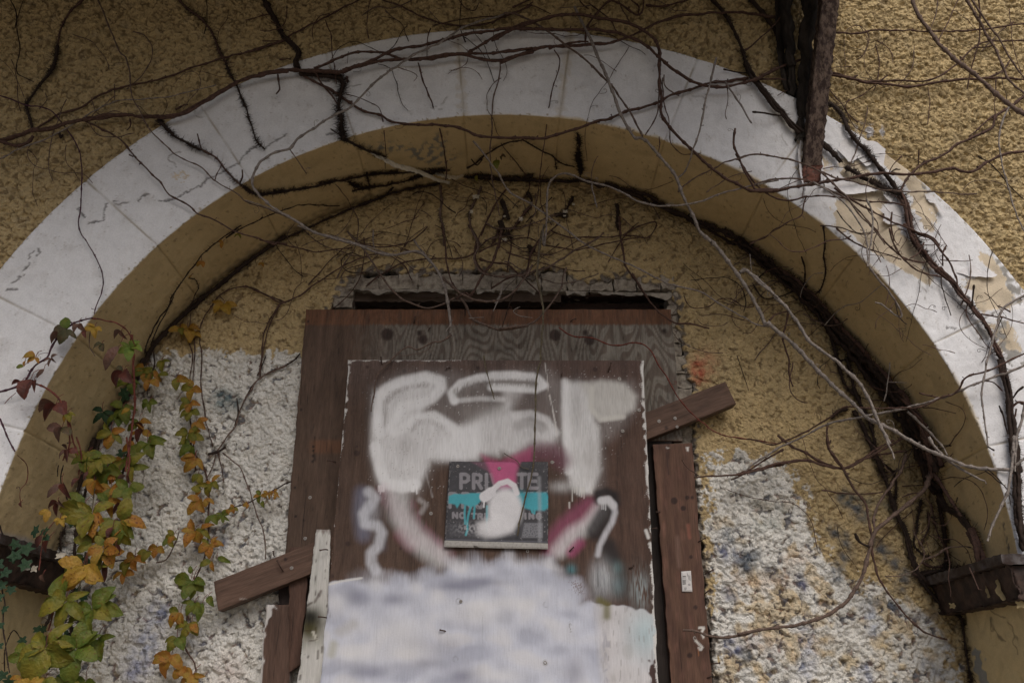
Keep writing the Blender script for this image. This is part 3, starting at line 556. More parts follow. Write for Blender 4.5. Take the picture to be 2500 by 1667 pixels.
# ------------------------------------------------------------------ boards
def board(name, quad, y, thick, st, painter, mat, label=None, cat=None, mask=None, parent=None, warp=0., rough=1., edge=(.62, .60, .58), ew=.7):
    q = np.array([W3(a, b, y) for a, b in T(quad)])[:, [0, 2]]                  # TL TR BR BL
    n = int(np.linalg.norm(q[1]-q[0])/st)+2; m = int(np.linalg.norm(q[3]-q[0])/st)+2
    u, v = np.meshgrid(np.linspace(0, 1, n), np.linspace(0, 1, m))
    P2 = q[0]*((1-u)*(1-v))[..., None]+q[1]*(u*(1-v))[..., None]+q[2]*(u*v)[..., None]+q[3]*((1-u)*v)[..., None]
    gx, gz = P2[..., 0], P2[..., 1]; px, py = prj(gx, y, gz); col, h = painter(px, py, gx, gz)
    # chewed edges
    ex = .0005*rough*(n_mid(0*gx+y*9, gz)*1.5+n_soft(0*gx+y*9, gz)*.7+.5*n_fine(0*gx, gz)); wgt = sst(.97, 1, np.abs(u*2-1))*np.sign(u-.5); gx = gx+ex*wgt
    ez = .0003*rough*n_soft(gx, 0*gz+y*5); gz = gz+ez*sst(.97, 1, np.abs(v*2-1))
    gy = y-h-warp*(u-.5)*(v-.3)
    rnd_e = .0015*(1-sst(0, .004, np.minimum(np.minimum(u, 1-u)*n*st, np.minimum(v, 1-v)*m*st))); gy = gy+rnd_e
    V = np.stack([gx, gy, gz], -1).reshape(-1, 3); keep = None
    if mask is not None: k_ = mask(px, py); keep = k_[:-1, :-1] & k_[1:, 1:]
    Fc = gridfaces(m, n, keep, flip=True)
    e = np.concatenate([Fc[:, [0, 1]], Fc[:, [1, 2]], Fc[:, [2, 3]], Fc[:, [3, 0]]]); key = np.sort(e, 1); _, idx, cnt = np.unique(key[:, 0].astype(np.int64)*len(V)+key[:, 1], return_index=True, return_counts=True)
    be = e[idx[cnt == 1]]; n0 = len(V); back = V.copy(); back[:, 1] = y+thick
    side = V.copy(); Vall = np.vstack([V, side, back]); c = col.reshape(-1, 4); ce = c.copy(); ce[:, :3] = ce[:, :3]*(1-ew)+np.array(edge)*ew
    Fs = np.stack([be[:, 1]+n0, be[:, 0]+n0, be[:, 0]+2*n0, be[:, 1]+2*n0], -1)
    corners = np.array([[2*n0+0, 2*n0+n-1, 2*n0+n*m-1, 2*n0+n*(m-1)]]) if mask is None else np.zeros((0, 4), int)
    V, Fc, cc = compact(Vall, np.vstack([Fc, Fs, corners]), np.vstack([c, ce, ce]))
    return link(name, mesh(name, V, Fc, cc), mat, parent, label=label, cat=cat)
BRN = np.array((.114, .073, .053)); PINK = (.40, .09, .20); SW = np.array((.85, .855, .87))
def streak(gx, gz, s=0.): return n_fine(gx*2.2+s, gz*.12)*.6+n_lump(gx*3+s, gz*.15)*.6
# ---- back sheet of plywood
def p_outer(px, py, gx, gz):
    P = Paint(px, py, BRN*1.0, 1.); st = streak(gx, gz)
    P.mix(.5*sst(-1, 1.5, n_mid(gx*1.6, gz*.25)), BRN*(.82, .82, .8))
    top = 1-sst(-3, 3, py-793+1.5*st); P.mix(top*.8, (.185, .085, .045)); P.mix(top*.5*sst(0, 1.5, n_soft(gx*1.4, gz*.3)), BRN*.8)
    grey = sst(-60, 110, px-900+14*st-np.maximum(py-880, 0)*.7)*(1-top); P.mix(grey*.92, (.225, .205, .175))
    # figure of the veneer: long cathedral rings round the knots
    kn = np.array(T('Z 945,816 1033,829 1355,818 1440,830 1230,800 1622,810 1150,900 1540,900')); Wv = px*.013+1.0*n_mid(gx*.7, gz*.22)+.12*n_soft(gx*.8, gz*.25)
    for i, (kx, ky) in enumerate(kn):
        d = np.hypot((px-kx)/28, (py-ky)/70); Wv = Wv+(2.6 if i % 2 else 2.0)*np.exp(-d**2)
    fr = Wv-np.floor(Wv); band = sst(.42, .5, fr)*(1-sst(.80, .97, fr)); P.mix(band*grey*.72, (.095, .066, .05)); P.mix(band*top*.5, (.12, .055, .03)); P.mix(band*(1-grey)*(1-top)*.3, BRN*.7)
    fr2 = Wv*3.1-np.floor(Wv*3.1); P.mix(sst(.5, .7, fr2)*(1-sst(.85, 1, fr2))*.22*(1-band), BRN*.8)
    for kx, ky, r_ in [(945, 816, 14), (1033, 829, 11), (1355, 818, 13), (1440, 830, 12), (1024, 813, 6), (1429, 812, 6), (1622, 808, 5)]:
        d = np.hypot(px-kx, (py-ky)); P.mix(1-sst(r_-1.5, r_+1, d), (.050, .032, .026)); P.mix((1-sst(0, 2.2, np.abs(d-r_-1)))*.55, (.035, .022, .018)); P.mix((1-sst(1, 3, np.abs(px-kx)+.2*np.abs(py-ky)))*.6*(d < r_*.6), (.01, .01, .01))
    P.stroke('F 440,1350 440,1500', 3, 2, (.02, .015, .012), .8); P.mix((1-sst(10, 22, np.abs(py-1090)))*sst(745, 775, px)*.5, (.20, .085, .04))
    P.mix(.5*sst(1.3, 2.0, -st), (.03, .02, .016)); h = .0004*st+.0006*n_mid(gx, gz)
    for kx, ky in [(764, 1112), (765, 1100), (763, 1126), (765, 1090), (752, 785), (735, 1000), (722, 1260), (741, 1270), (720, 1190)]: P.mix(1-sst(1.5, 3.5, np.hypot(px-kx, (py-ky)*.7)), (.02, .014, .012))
    return P.c, h
LO = T('Z 700,1300 747,700 1700,700 1668,1078 1560,1078 1560,1405 650,1405')
board('plywood_sheet', 'Z 747,755 1638,755 1698,1410 690,1410', YOB, .018, .0032, p_outer, M_WOODV, 'large brown plywood sheet with greyed swirling grain and knots, behind the painted board', 'board',
      mask=lambda px, py: ((px < 1668) & (py < 1076)) | (px < 1530), edge=(.20, .12, .08), ew=.5)
# ---- diagonal batten
def p_brace(px, py, gx, gz):
    t = gx*math.cos(.37)+gz*math.sin(.37); v = -gx*math.sin(.37)+gz*math.cos(.37); st = streak(v*2, t)
    P = Paint(px, py, BRN*(1.12, 1.05, 1.05), 1.); P.mix(.5*sst(-.6, 1.5, n_mid(t*.5, v*3)), BRN*(.85, .8, .8)); P.mix(.35*sst(.3, 1.5, st), BRN*1.3)
    P.mix((1-sst(10, 40, np.hypot((px-655), (py-1345)*1.5)))*.5, BRN*.75); P.stroke('I 1530,1030 1570,1032', 2, 1.5, (.4, .36, .32), .8)
    for kx, ky in [(1627, 1044), (697, 1365), (1700, 955)]: P.mix(1-sst(3, 6, np.hypot(px-kx, py-ky)), (.05, .03, .025))
    return P.c, .0004*st+.0003*n_mid(gx, gz)
board('batten', 'Z 521,1419 1770,931 1797,985 532,1490', YBR, .038, .003, p_brace, M_WOODD, 'brown timber batten nailed diagonally, passing behind the painted board', 'batten', edge=tuple(BRN*.8), ew=.8, rough=.6)
# ---- right-hand post
def p_post(px, py, gx, gz):
    st = streak(gx, gz, 3); P = Paint(px, py, (.126, .068, .046), 1.); P.mix(.5*sst(-.6, 1.3, n_mid(gx*2, gz*.5)), (.085, .042, .032)); P.mix(.5*sst(.5, 2, n_soft(gx, gz*.4)), (.18, .09, .065))
    for kx, ky, r_ in [(1678,1214,5),(1690,1214,4),(1687,1359,4),(1698,1482,5),(1684,1599,6),(1646,1222,8),(1668,1240,6)]: P.mix(1-sst(r_-1, r_+2, np.hypot(px-kx, py-ky)), (.045, .025, .02))
    P.stroke('K 1120,100 1130,240', 1.5, 1, (.03, .02, .02), .8); P.stroke('K 1300,60 1330,600 1360,960', 1.2, .8, (.4, .38, .36), .5)
    P.poly('K 1240,60 1262,58 1258,90 1245,85', 1, (.6, .58, .55)); P.poly('K 1110,62 1140,66 1120,76', 1, (.5, .48, .46))
    for t_ in ('K 1325,1215 1355,1215 1345,1235', 'K 1340,1240 1350,1275', 'K 1300,1295 1345,1340 1330,1350', 'K 1320,1345 1335,1355'): P.stroke(t_, 5, 1.5, (.68, .66, .62), .95)
    P.stroke('K 1318,1350 1322,1390', 2, 1, (.35, .14, .06), .7); P.stroke('K 1255,560 1265,640', 6, 4, (.35, .13, .09), .5); P.stroke('K 1185,640 1195,820', 8, 6, (.22, .14, .11), .4)
    return P.c, .0005*st
board('post', 'Z 1594,1085 1690,1080 1766,2000 1666,2000', YPO, .045, .003, p_post, M_WOODV, 'reddish brown upright timber with a barcode sticker, right of the painted board', 'post', edge=(.07, .038, .03), ew=.9, warp=.02)
POST = C.objects['post']
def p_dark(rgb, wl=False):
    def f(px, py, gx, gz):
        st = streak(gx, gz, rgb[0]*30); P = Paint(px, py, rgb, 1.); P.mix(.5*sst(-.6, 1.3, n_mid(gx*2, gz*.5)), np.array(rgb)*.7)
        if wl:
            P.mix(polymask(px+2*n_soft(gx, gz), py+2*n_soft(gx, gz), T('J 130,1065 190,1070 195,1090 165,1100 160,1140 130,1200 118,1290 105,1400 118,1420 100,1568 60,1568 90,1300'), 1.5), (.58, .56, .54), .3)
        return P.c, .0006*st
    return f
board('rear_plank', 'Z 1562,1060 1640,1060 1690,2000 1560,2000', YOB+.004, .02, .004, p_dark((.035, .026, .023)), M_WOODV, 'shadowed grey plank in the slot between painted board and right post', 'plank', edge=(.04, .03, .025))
board('plank', 'Z 650,1476 715,1475 690,2000 607,2000', YOB-.012, .03, .003, p_dark((.115, .068, .05), True), M_WOODV, 'short brown plank with white flaking edge below the batten, far left', 'plank', edge=(.45, .42, .4), ew=.6)
board('split_plank', 'Z 706,1335 756,1335 733,1622 706,1640', YOB-.020, .02, .003, p_dark((.105, .058, .042)), M_WOODV, 'narrow split brown plank between the batten end and the white plank', 'plank', edge=(.06, .035, .03))
board('dark_slot_fill', 'Z 680,1425 730,1425 728,1478 680,1478', YOB+.010, .018, .004, p_dark((.03, .02, .018)), M_WOODV, 'small dark block standing in for the dark slot under the batten at left', 'board', edge=(.03, .02, .018))  # added block; the slot's darkness is put into its colour
def p_white(px, py, gx, gz):
    st = streak(gx, gz, 5); P = Paint(px, py, (.60, .59, .56), .55); P.mix(.5*sst(-.3, 1.2, n_mid(gx*2, gz*.4)), (.50, .50, .46)); P.mix(.8*sst(1.35, 1.8, -st), (.10, .08, .07), .8)
    P.mix((1-sst(0, 12, py-1293+6*st))*.75, (.16, .11, .09)); P.stroke('J 440,630 435,690', 4, 2, (.07, .04, .035), .9)
    m = np.exp(-(np.hypot((px-755)/34, (py-1528)/44))**2.6); P.mix(m*1.0, (.075, .065, .02), .8); m = np.exp(-(np.hypot((px-757)/26, (py-1505)/22))**2.2); P.mix(m, (.018, .017, .012), .8)
    P.stroke('J 430,1240 440,1260 455,1290', 5, 3, (.6, .58, .5), .9); P.stroke('J 345,1230 440,1235 460,1290 400,1300', 1.5, 1.5, (.05, .03, .02), .8)
    P.stroke('J 470,1010 480,980 440,1050', 5, 3, (.09, .06, .05), .7); P.stroke('J 385,1075 420,1055', 4, 3, (.07, .05, .04), .8)
    return P.c, .0007*st
board('white_plank', 'Z 772,1292 806,1291 790,2000 684,2000', DEP-.080, .0095, .0026, p_white, M_WOODV, 'white weathered plank with an olive scorch mark, beside the painted board', 'plank', edge=(.35, .30, .26), ew=.6)
# ---- the spray-painted board
def p_inner(px, py, gx, gz):
    st = streak(gx, gz, 1); fz = sst(-1.1, .5, st); fz2 = .86+.14*sst(-.8, .6, st); P = Paint(px, py, BRN*(.95, .93, .95), 1.)
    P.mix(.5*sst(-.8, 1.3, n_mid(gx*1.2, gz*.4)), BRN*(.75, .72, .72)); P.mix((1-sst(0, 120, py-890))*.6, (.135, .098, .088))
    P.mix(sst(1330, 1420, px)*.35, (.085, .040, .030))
    Wv = px*.02+2.0*n_mid(gx*.8, gz*.3)+.6*n_soft(gx*.7, gz*.3); fr = Wv*2-np.floor(Wv*2); P.mix(sst(.5, .7, fr)*(1-sst(.8, 1, fr))*.35, BRN*.6)
    for kx, ky, r_ in [(871,1106,7),(849,1327,6),(897,896,4),(1453,901,6),(978,1338,4),(811,1406,5),(988,906,5),(1167,898,5),(872,1090,3)]: P.mix((1-sst(r_-2, r_+2, np.hypot(px-kx, py-ky)))*.8, (.05, .03, .025))
    W_ = SW; D_ = (.16, .125, .115)
    # overspray haze
    P.poly('F 800,1040 1000,940 1300,930 1400,960 G 350,920 460,990 900,1000 960,1100 850,1280 710,1400 K 710,350 480,330 450,90 J 1800,80 1200,180 1100,380 830,300 790,100', 22, (.36, .345, .345), .45, fz2)
    # first letter
    P.poly('F 825,1060 960,985 1150,950 1265,985 1275,1040 1190,1125 1140,1190 1260,1220 1360,1290 1480,1260 1500,1400 1480,1500 1300,1505 J 1180,150 1150,220 1090,340 1000,330 870,335 835,250 800,100 F 800,1300', 13, W_, .84, fz2)
    P.stroke('F 880,1270 885,1140 940,1070 1050,1020 1150,1015', 12, 7, D_, .50, fz); P.stroke('F 1160,1110 1190,1140 1150,1200', 16, 12, D_, .3)
    P.stroke('F 850,1330 840,1100 900,1045 1000,995 1150,965 1240,990 1245,1040 1190,1105 1000,1160 930,1280 950,1315 1010,1290 1100,1230 1200,1215 1340,1310', 20, 9, W_, .8, fz2)
    P.stroke('F 1060,1300 1100,1255 1180,1245 1260,1290', 9, 8, D_, .4, fz); P.mix(np.exp(-(np.hypot(px-(600+1020/2.613), py-(1067+60/2.613))/26)**2)*.35*fz, D_)
    P.stroke('J 830,60 860,200 890,290 1000,320 1080,300', 24, 8, W_, .8, fz2)
    for x_ in (848, 858, 868, 880, 1060, 1072, 1090): P.stroke('J %d,310 %d,%d' % (x_, x_+1, 345+(x_*7) % 28), 2.6, 1.5, W_, .9)
    ov = polymask(px, py, T('F 780,1000 1000,920 1800,920 G 900,930 980,1100 800,1400 700,1568 K 720,420 300,200 0,90 J 1500,100 1180,400 780,380'), 30); P.mix(ov*(n_fine(gx*.55, gz*.55) > 2.1)*.5, W_); P.mix(ov*(n_fine(gx*.8+2, gz*.8) > 2.1)*.5, (.2, .17, .16))
    # middle
    P.poly('F 1350,1290 1480,1210 1640,1140 1650,1050 1829,1030 G 80,1030 190,1080 130,1170 150,1200 280,1240 400,1300 420,1340 400,1400 250,1420 160,1480 K 60,90 J 1620,120 1480,110 1400,150 1250,120 F 1200,1450', 15, W_, .76, fz2)
    P.mix(polymask(px, py, T('F 1380,1180 1500,1130 1640,1110 1660,1190 1500,1230 1400,1260'), 16)*.55, (.30, .28, .27)); P.mix(polymask(px, py, T('G 100,1080 330,1050 380,1200 250,1210 130,1160'), 14)*.5, D_)
    P.stroke('F 1330,1120 1312,1070 1370,1010 1480,975 1650,960 1829,965 G 0,960 150,955 290,975 335,1020 280,1045 120,1035 0,1030', 17, 7, W_, .92, fz2)
    P.stroke('F 1370,1090 1345,1060 1420,1020 1600,1000 1829,1000 G 0,1000 200,1005 270,1015', 13, 8, (.27, .25, .24), .75, fz)
    P.stroke('F 1330,1120 1500,1105 1640,1110', 9, 6, W_, .6, fz2)
    P.stroke('G 150,1210 250,1200 350,1240 410,1320', 14, 8, W_, .7, fz2); P.stroke('G 170,1280 240,1250 320,1290', 18, 10, (.35, .33, .33), .5)
    P.stroke('G 340,880 370,1080 405,1250 440,1470', 3, 1.5, (.70, .68, .66), .8, fz)
    # third letter
    P.poly('G 455,1000 540,995 620,1015 660,1250 690,1290 690,1568 K 700,200 640,360 560,365 500,310 480,100 G 455,1400 450,1200', 11, W_*(.97, .97, .96), .86, fz2)
    P.poly('G 560,1010 700,985 850,1005 925,1090 915,1170 840,1225 700,1245 640,1200 600,1060', 10, (.60, .59, .565), .95, fz2)
    P.stroke('G 640,1040 635,1160 690,1240 840,1220', 9, 6, (.66, .65, .61), .8); P.stroke('G 470,1000 480,1300 490,1568', 15, 8, W_, .7, fz2)
    P.mix(np.exp(-(np.hypot((px-1443)/22, (py-1120)/50))**2)*.45, (.36, .34, .33)); P.mix(np.exp(-(np.hypot((px-1410)/16, (py-990)/60))**2)*.35, (.36, .35, .35))
    for x_ in (515, 530, 545, 560, 575, 590, 640): P.stroke('K %d,320 %d,%d' % (x_, x_, 345+(x_*13) % 62), 2.2, 1.4, (.62, .61, .58), .9)
    P.stroke('K 497,415 498,450', 3, 1.5, (.6, .58, .55), .9)
    P.mix(np.exp(-(np.hypot((px-(1200+440/2.613))/26, (py-(1067+315/2.613))/13))**2)*.75*fz2, (.60, .60, .60))
    # pinks and sprayed figures
    P.stroke('K 190,160 280,95 400,95 450,150', 34, 22, (.17, .065, .095), .75, fz2); P.stroke('G 180,1450 300,1400 440,1440', 16, 14, (.30, .20, .23), .4, fz)
    P.poly('J 1500,110 1620,150 1829,60 1829,150 1700,220 1550,200', 9, (.50, .10, .22), .7, fz2)
    P.stroke('J 880,350 960,460 1080,600 1290,760', 30, 16, PINK, .24, fz2); P.stroke('J 1000,620 1060,680', 26, 18, (.30, .07, .12), .6)
    P.stroke('J 960,340 990,500 1080,640 1230,760', 40, 26, W_, .62, fz2); P.stroke('J 1060,420 1100,520 1240,680', 12, 12, PINK, .22, fz)
    P.stroke('K 620,450 560,500 460,590 380,690', 42, 20, PINK, .5, fz2); P.stroke('K 690,470 620,560 520,620 430,720', 28, 20, W_, .6, fz2); P.stroke('K 560,675 510,730', 18, 14, (.46, .08, .22), .55)
    P.stroke('J 740,360 730,480 750,620', 26, 20, (.20, .22, .32), .55, fz2); P.stroke('J 860,620 870,700', 14, 16, (.12, .11, .14), .5)
    P.stroke('J 785,350 825,385 800,430 750,490 760,550 840,565 868,610 845,690 800,740 800,800 830,850', 20, 11, (.62, .63, .68), .85, fz2); P.mix(np.exp(-(np.hypot((px-906)/22, (py-1250)/34))**2)*.5, (.55, .57, .64))
    P.stroke('J 1110,400 1150,430 1120,480', 9, 7, (.42, .40, .40), .6, fz2); P.stroke('J 1140,200 1180,330 1190,380', 3, 3, (.5, .48, .48), .5, fz)
    P.stroke('K 680,400 680,360 730,345 785,370 795,420', 15, 12, (.018, .016, .018), .9); P.stroke('K 740,470 700,530 660,600', 36, 15, (.02, .018, .02), .85); P.stroke('K 745,700 765,760', 34, 16, (.022, .02, .022), .85)
    P.stroke('K 700,405 740,395 780,430 788,480 770,540 730,610 690,690 678,750', 10, 7, (.58, .58, .62), .92, fz2); P.stroke('K 700,405 745,400 775,435', 16, 6, (.60, .60, .62), .9)
    for x_ in (705, 715, 728): P.stroke('K %d,420 %d,%d' % (x_, x_, 455+x_ % 9), 2, 1.2, (.6, .6, .62), .9)
    P.mix(np.exp(-(np.hypot((px-(1200+700/2.613))/30, (py-(1067+910/2.613))/50))**3)*.75*fz2, (.50, .53, .56)); P.mix(np.exp(-(np.hypot((px-1510)/20, (py-1428)/30))**2)*.6, (.20, .30, .33))
    P.mix(np.exp(-(np.hypot((px-1394)/13, (py-1390)/13))**2)*.8, (.10, .26, .30)); P.mix(np.exp(-(np.hypot((px-1562)/24, (py-1440)/50))**2.4)*.65*fz, (.38, .46, .48)); P.mix(np.exp(-(np.hypot((px-1508)/14, (py-1385)/16))**2)*.55, (.14, .26, .28))
    # painted-out lower part, cloudy
    Bp = 'J 497,938 560,918 640,908 740,893 860,880 1050,900 1240,850 1300,800 1500,775 1829,775 K 0,785 200,775 380,790 450,850 480,900 560,930 582,960 580,1040 640,1050 690,1070 760,1070 870,1080 960,1100 1045,1132 1120,1568 Z 1700,2100 700,2100'
    cl = .9*n_mid(gx*.62+.3, gz*1.0+.1)+.4*n_low(gx+1, gz*2.2)+.28*n_soft(gx*.45, gz*.7); mc = polymask(px+1.5*n_soft(gx, gz), py+1.5*n_soft(gx+1, gz), T(Bp), 3); ms_ = polymask(px+5*n_mid(gx, gz), py+6*n_mid(gx+1, gz)+2*st, T(Bp), 24); kk = np.maximum(1-sst(830, 900, px), sst(1420, 1470, px)); m = mc*kk+ms_*(1-kk)
    lower = np.maximum(m*sst(0, 60, px-780), m); P.mix(lower*(.95+.05*fz), (.62, .645, .735), .15); soft_ = lower*sst(0, 14, py-1404+(px < 900)*0)
    P.mix(lower*sst(-.4, 2.0, cl)*.7, (.40, .42, .51)); P.mix(lower*.16*sst(.2, 1.2, st), (.3, .3, .36)); P.mix(lower*.5*sst(.0, 2, -cl), (.77, .76, .765))
    for x_, y_, rx, ry, a_ in [(868,1457,36,22,.5),(960,1462,34,16,.5),(1110,1430,60,14,.6),(1180,1420,60,12,.5),(1060,1580,90,26,.35),(900,1640,60,18,.5),(1130,1650,40,20,.7),(1040,1618,46,14,.5),(1400,1640,26,40,.5),(800,1450,20,30,.3)]:
        P.mix(np.exp(-(np.hypot((px-x_)/rx, (py-y_)/ry))**2)*min(1, a_*1.3)*lower, (.24, .245, .32))
    for x_, y_, rx, ry in [(980,1540,60,40),(1160,1500,80,30),(820,1475,30,30),(860,1600,50,20),(1000,1590,70,30),(1250,1470,60,20),(1220,1650,60,20)]:
        P.mix(np.exp(-(np.hypot((px-x_)/rx, (py-y_)/ry))**2)*.55*lower, (.77, .765, .77))
    rp = lower*sst(-10, 25, px-1455+(py-1560)*-.1); P.mix(rp*.85, (.62, .60, .605), .35); P.mix(rp*sst(.6, 1.6, n_mid(gx+3, gz))*.5, (.5, .48, .47)); P.mix(np.exp(-(np.hypot((px-1575)/42, (py-1545)/60))**2)*.55*rp, (.36, .55, .60))
    P.mix(rp*(1-sst(2, 7, np.abs(px-1478-4*n_soft(gx, gz))))*sst(1530, 1560, py)*.5*fz, (.28, .28, .36)); P.mix(rp*.6*sst(1.2, 1.7, -st), (.30, .28, .28))
    P.stroke('K 690,1040 735,1070 735,1140', 13, 11, (.15, .135, .03), .75); P.stroke('J 560,1320 545,1380', 14, 12, (.40, .38, .24), .5); P.stroke('J 600,1240 640,1220 680,1190', 18, 14, (.45, .42, .36), .4)
    P.mix(polymask(px+5*n_fine(gx, gz), py+5*n_fine(gx+1, gz), T('K 500,920 580,925 585,1010 540,990'), 2)*.7*(n_fine(gx, gz+.4) > -.1), (.18, .12, .10)); P.mix(polymask(px+3*n_soft(gx, gz), py+3*n_soft(gx+1, gz), T('K 490,1180 520,1170 515,1240 495,1250'), 2)*.6*(n_fine(gx, gz+.4) > 0), (.15, .13, .13))
    P.stroke('J 497,1045 500,950 600,918 740,897', 4, 2, (.70, .69, .68), .9, a=.1); P.mix(polymask(px, py, T('J 480,1060 520,1060 540,1140 500,1190 470,1180'), 5)*.7*fz, (.11, .09, .09))
    P.mix(polymask(px+4*n_soft(gx, gz), py+4*n_soft(gx, gz), T('K 1000,1500 1010,1450 1050,1420 1110,1500 1110,1800 1030,1568'), 2), (.07, .04, .035), .8)
    # white along the raw edges
    rough_e = n_soft(gx, gz)+.6*n_fine(gx, gz); eL = px-np.interp(py, [879, 1297, 1427, 1667], [852, 807, 791, 774]); eR = np.interp(py, [879, 1289, 1667], [1570, 1592, 1606])-px
    P.mix((1-sst(1.5, 4.5, eL+2.2*rough_e))*.95*(py < 1440), (.70, .69, .67), .1); P.mix((1-sst(1.5, 5, eR+2.6*rough_e-1.5))*.95, (.66, .65, .63), .1); P.mix((1-sst(.5, 2.2, py-879+1.2*rough_e))*.8*(px < 1125), (.68, .66, .63), .1)
    for t_ in ('G 960,900 975,1000 970,1090', 'F 655,905 640,960', 'K 985,595 1000,640', 'K 990,180 1000,300'): P.stroke(t_, 7, 3, (.68, .67, .65), .9)
    for x_, y_ in [(1119,1467),(1112,1608),(1333,1475),(1331,1617)]: P.mix((1-sst(.6, 2, np.abs(np.hypot(px-x_, (py-y_)*.9)-6)))*.3*sst(-.3, .5, n_soft(gx, gz)), (.12, .11, .12))
    h = .0004*st*(1-.7*lower)+.0006*n_mid(gx, gz)+.0002*lower*n_fine(gx, gz)
    return P.c, h
IB = board('painted_board', 'Z 852,879 1570,879 1622,2000 752,2000', YIN, .012, .0023, p_inner, M_WOODV, 'plywood board with spray-painted letters, pink strokes and cloudy white paint below', 'board', edge=(.62, .60, .58), ew=.75, warp=.008)
# ------------------------------------------------------------------ sign
LET = {'P': ['0,1 0,0 .6,0 .95,.12 .95,.42 .6,.55 0,.55'], 'R': ['0,1 0,0 .6,0 .95,.12 .95,.42 .6,.53 0,.53', '.5,.53 1,1'], 'I': ['.5,0 .5,1'], 'V': ['0,0 .5,1 1,0'], 'A': ['0,1 .5,0 1,1', '.2,.65 .8,.65'],
       'T': ['0,0 1,0', '.5,0 .5,1'], 'E': ['1,0 0,0 0,1 1,1', '0,.5 .85,.5'], 'N': ['0,1 0,0 1,1 1,0'], 'O': ['.3,0 .7,0 1,.25 1,.75 .7,1 .3,1 0,.75 0,.25 .3,0'], 'Y': ['0,0 .5,.5 1,0', '.5,.5 .5,1'],
       'S': ['.95,.18 .7,0 .3,0 .03,.2 .1,.42 .9,.58 .97,.8 .7,1 .3,1 .03,.82'], 'G': ['.95,.2 .7,0 .3,0 0,.25 0,.75 .3,1 .75,1 1,.8 1,.55 .6,.55']}
def p_sign(px, py, gx, gz):
    P = Paint(px, py, (.034, .033, .040), 0); sc = n_fine(gx*.5, gz*.5); sc2 = n_lump(gx*1.4, gz*1.1)
    P.mix(.4*sst(0, 1.5, n_soft(gx, gz)), (.05, .048, .058)); G_ = (.26, .25, .275)
    def word(txt, xs, y0, y1, w, lw, al=.9):
        for ch, x0 in zip(txt, xs):
            if ch == ' ': continue
            ww = w*(.3 if ch == 'I' else 1)
            for s_ in LET[ch]:
                pts = np.array([tuple(map(float, q.split(','))) for q in s_.split()]); o = CR['P']
                if ch == 'I': pts[:, 0] = .5
                X_ = x0+lw/2+pts[:, 0]*(ww-lw if ch != 'I' else 0)+(0 if ch != 'I' else 0); Y_ = y0+lw/2+pts[:, 1]*(y1-y0-lw)
                P.stroke(np.column_stack([o[0]+X_/o[2], o[1]+Y_/o[2]]), lw/o[2], .9, G_, al)
    word('PRIVATE', [400, 572, 748, 820, 985, 1178, 1332], 410, 645, 150, 46); word('PROPERTY', [250, 425, 600, 770, 950, 1110, 1270, 1440], 675, 905, 150, 44); word('NO', [300, 398], 948, 1042, 84, 27)
    word('TRESPASSING', [560, 645, 738, 828, 905, 985, 1070, 1150, 1290, 1345, 1445], 950+8, 1050, 80, 27)
    P.mix(.75*sst(1.1, 1.9, sc2)*sst(-.2, .8, n_mid(gx, gz)), (.028, .027, .032)); P.mix(.5*sst(1.5, 2.3, sc)+0*px, (.33, .32, .34)); P.mix(.5*(1-sst(.03, .10, np.abs(n_soft(gx*1.7, gz*1.7))))*sst(.3, 1., n_mid(gx+1, gz))*sst(1.25, 0, 0*px), (.22, .21, .2))
    P.poly('P 270,1110 1540,1090 1540,1300 270,1280', 3, (.10, .10, .115), .35); P.stroke('P 215,1325 1600,1360', 2.5, 1.2, (.11, .11, .14), .8); P.poly('P 1290,1100 1540,1100 1540,1300 1250,1300', 2, (.22, .225, .25), .8*1)
    P.mix(polymask(px, py, T('P 1290,1110 1530,1110 1530,1290 1260,1290'), 2)*sst(.3, 1.2, n_lump(gx*2, gz*2))*.8, (.06, .06, .07))
    WS = (.74, .735, .76); wx_, wy_ = (lambda s: T(s)[0])('P 800,1200')
    # spray: pink, turquoise, white
    P.poly('P 560,262 1240,262 1190,420 1150,560 850,560 800,400', 4, (.30, .10, .17), .35); P.poly('P 760,255 1230,255 1180,400 1165,600 1000,700 880,560 840,430', 8, (.50, .085, .22), .95)
    P.poly('P 255,730 330,700 460,705 560,690 690,690 700,790 640,850 560,880 480,850 410,830 370,895 340,845 250,830', 2.5, (.05, .36, .43), 1); P.poly('P 1180,690 1400,680 1590,680 1625,740 1620,890 1560,930 1400,925 1240,880 1160,830', 4, (.045, .35, .43), 1)
    P.stroke('P 1000,640 1250,700', 14, 10, (.05, .36, .43), .3)
    for t_, w_ in [('P 478,860 472,980 480,1110', 4), ('P 560,860 520,1000 508,1080 510,1190 490,1260', 4.5), ('P 610,870 598,1030', 4), ('P 780,870 778,1010 772,1200', 5), ('P 1390,920 1400,955', 4), ('P 1430,920 1425,970', 4)]: P.stroke(t_, w_, 1.5, (.05, .36, .43), .9)
    cx_, cy_ = T('P 1030,920')[0]; d = np.hypot((px-cx_)/42, (py-cy_)/52); P.mix(1-sst(.78, 1.22, d), WS); cx_, cy_ = T('P 880,1150')[0]; d = np.hypot((px-cx_)/40, (py-cy_)/26); P.mix((1-sst(.45, 1.3, d))*.9, WS)
    cx_, cy_ = T('P 560,1170')[0]; P.mix(np.exp(-(np.hypot((px-cx_)/34, (py-cy_)/12))**2)*.4*sst(-.6, .6, sc2), WS); P.poly('P 640,1090 1180,1080 1150,1230 760,1310 640,1260', 10, WS, .55)
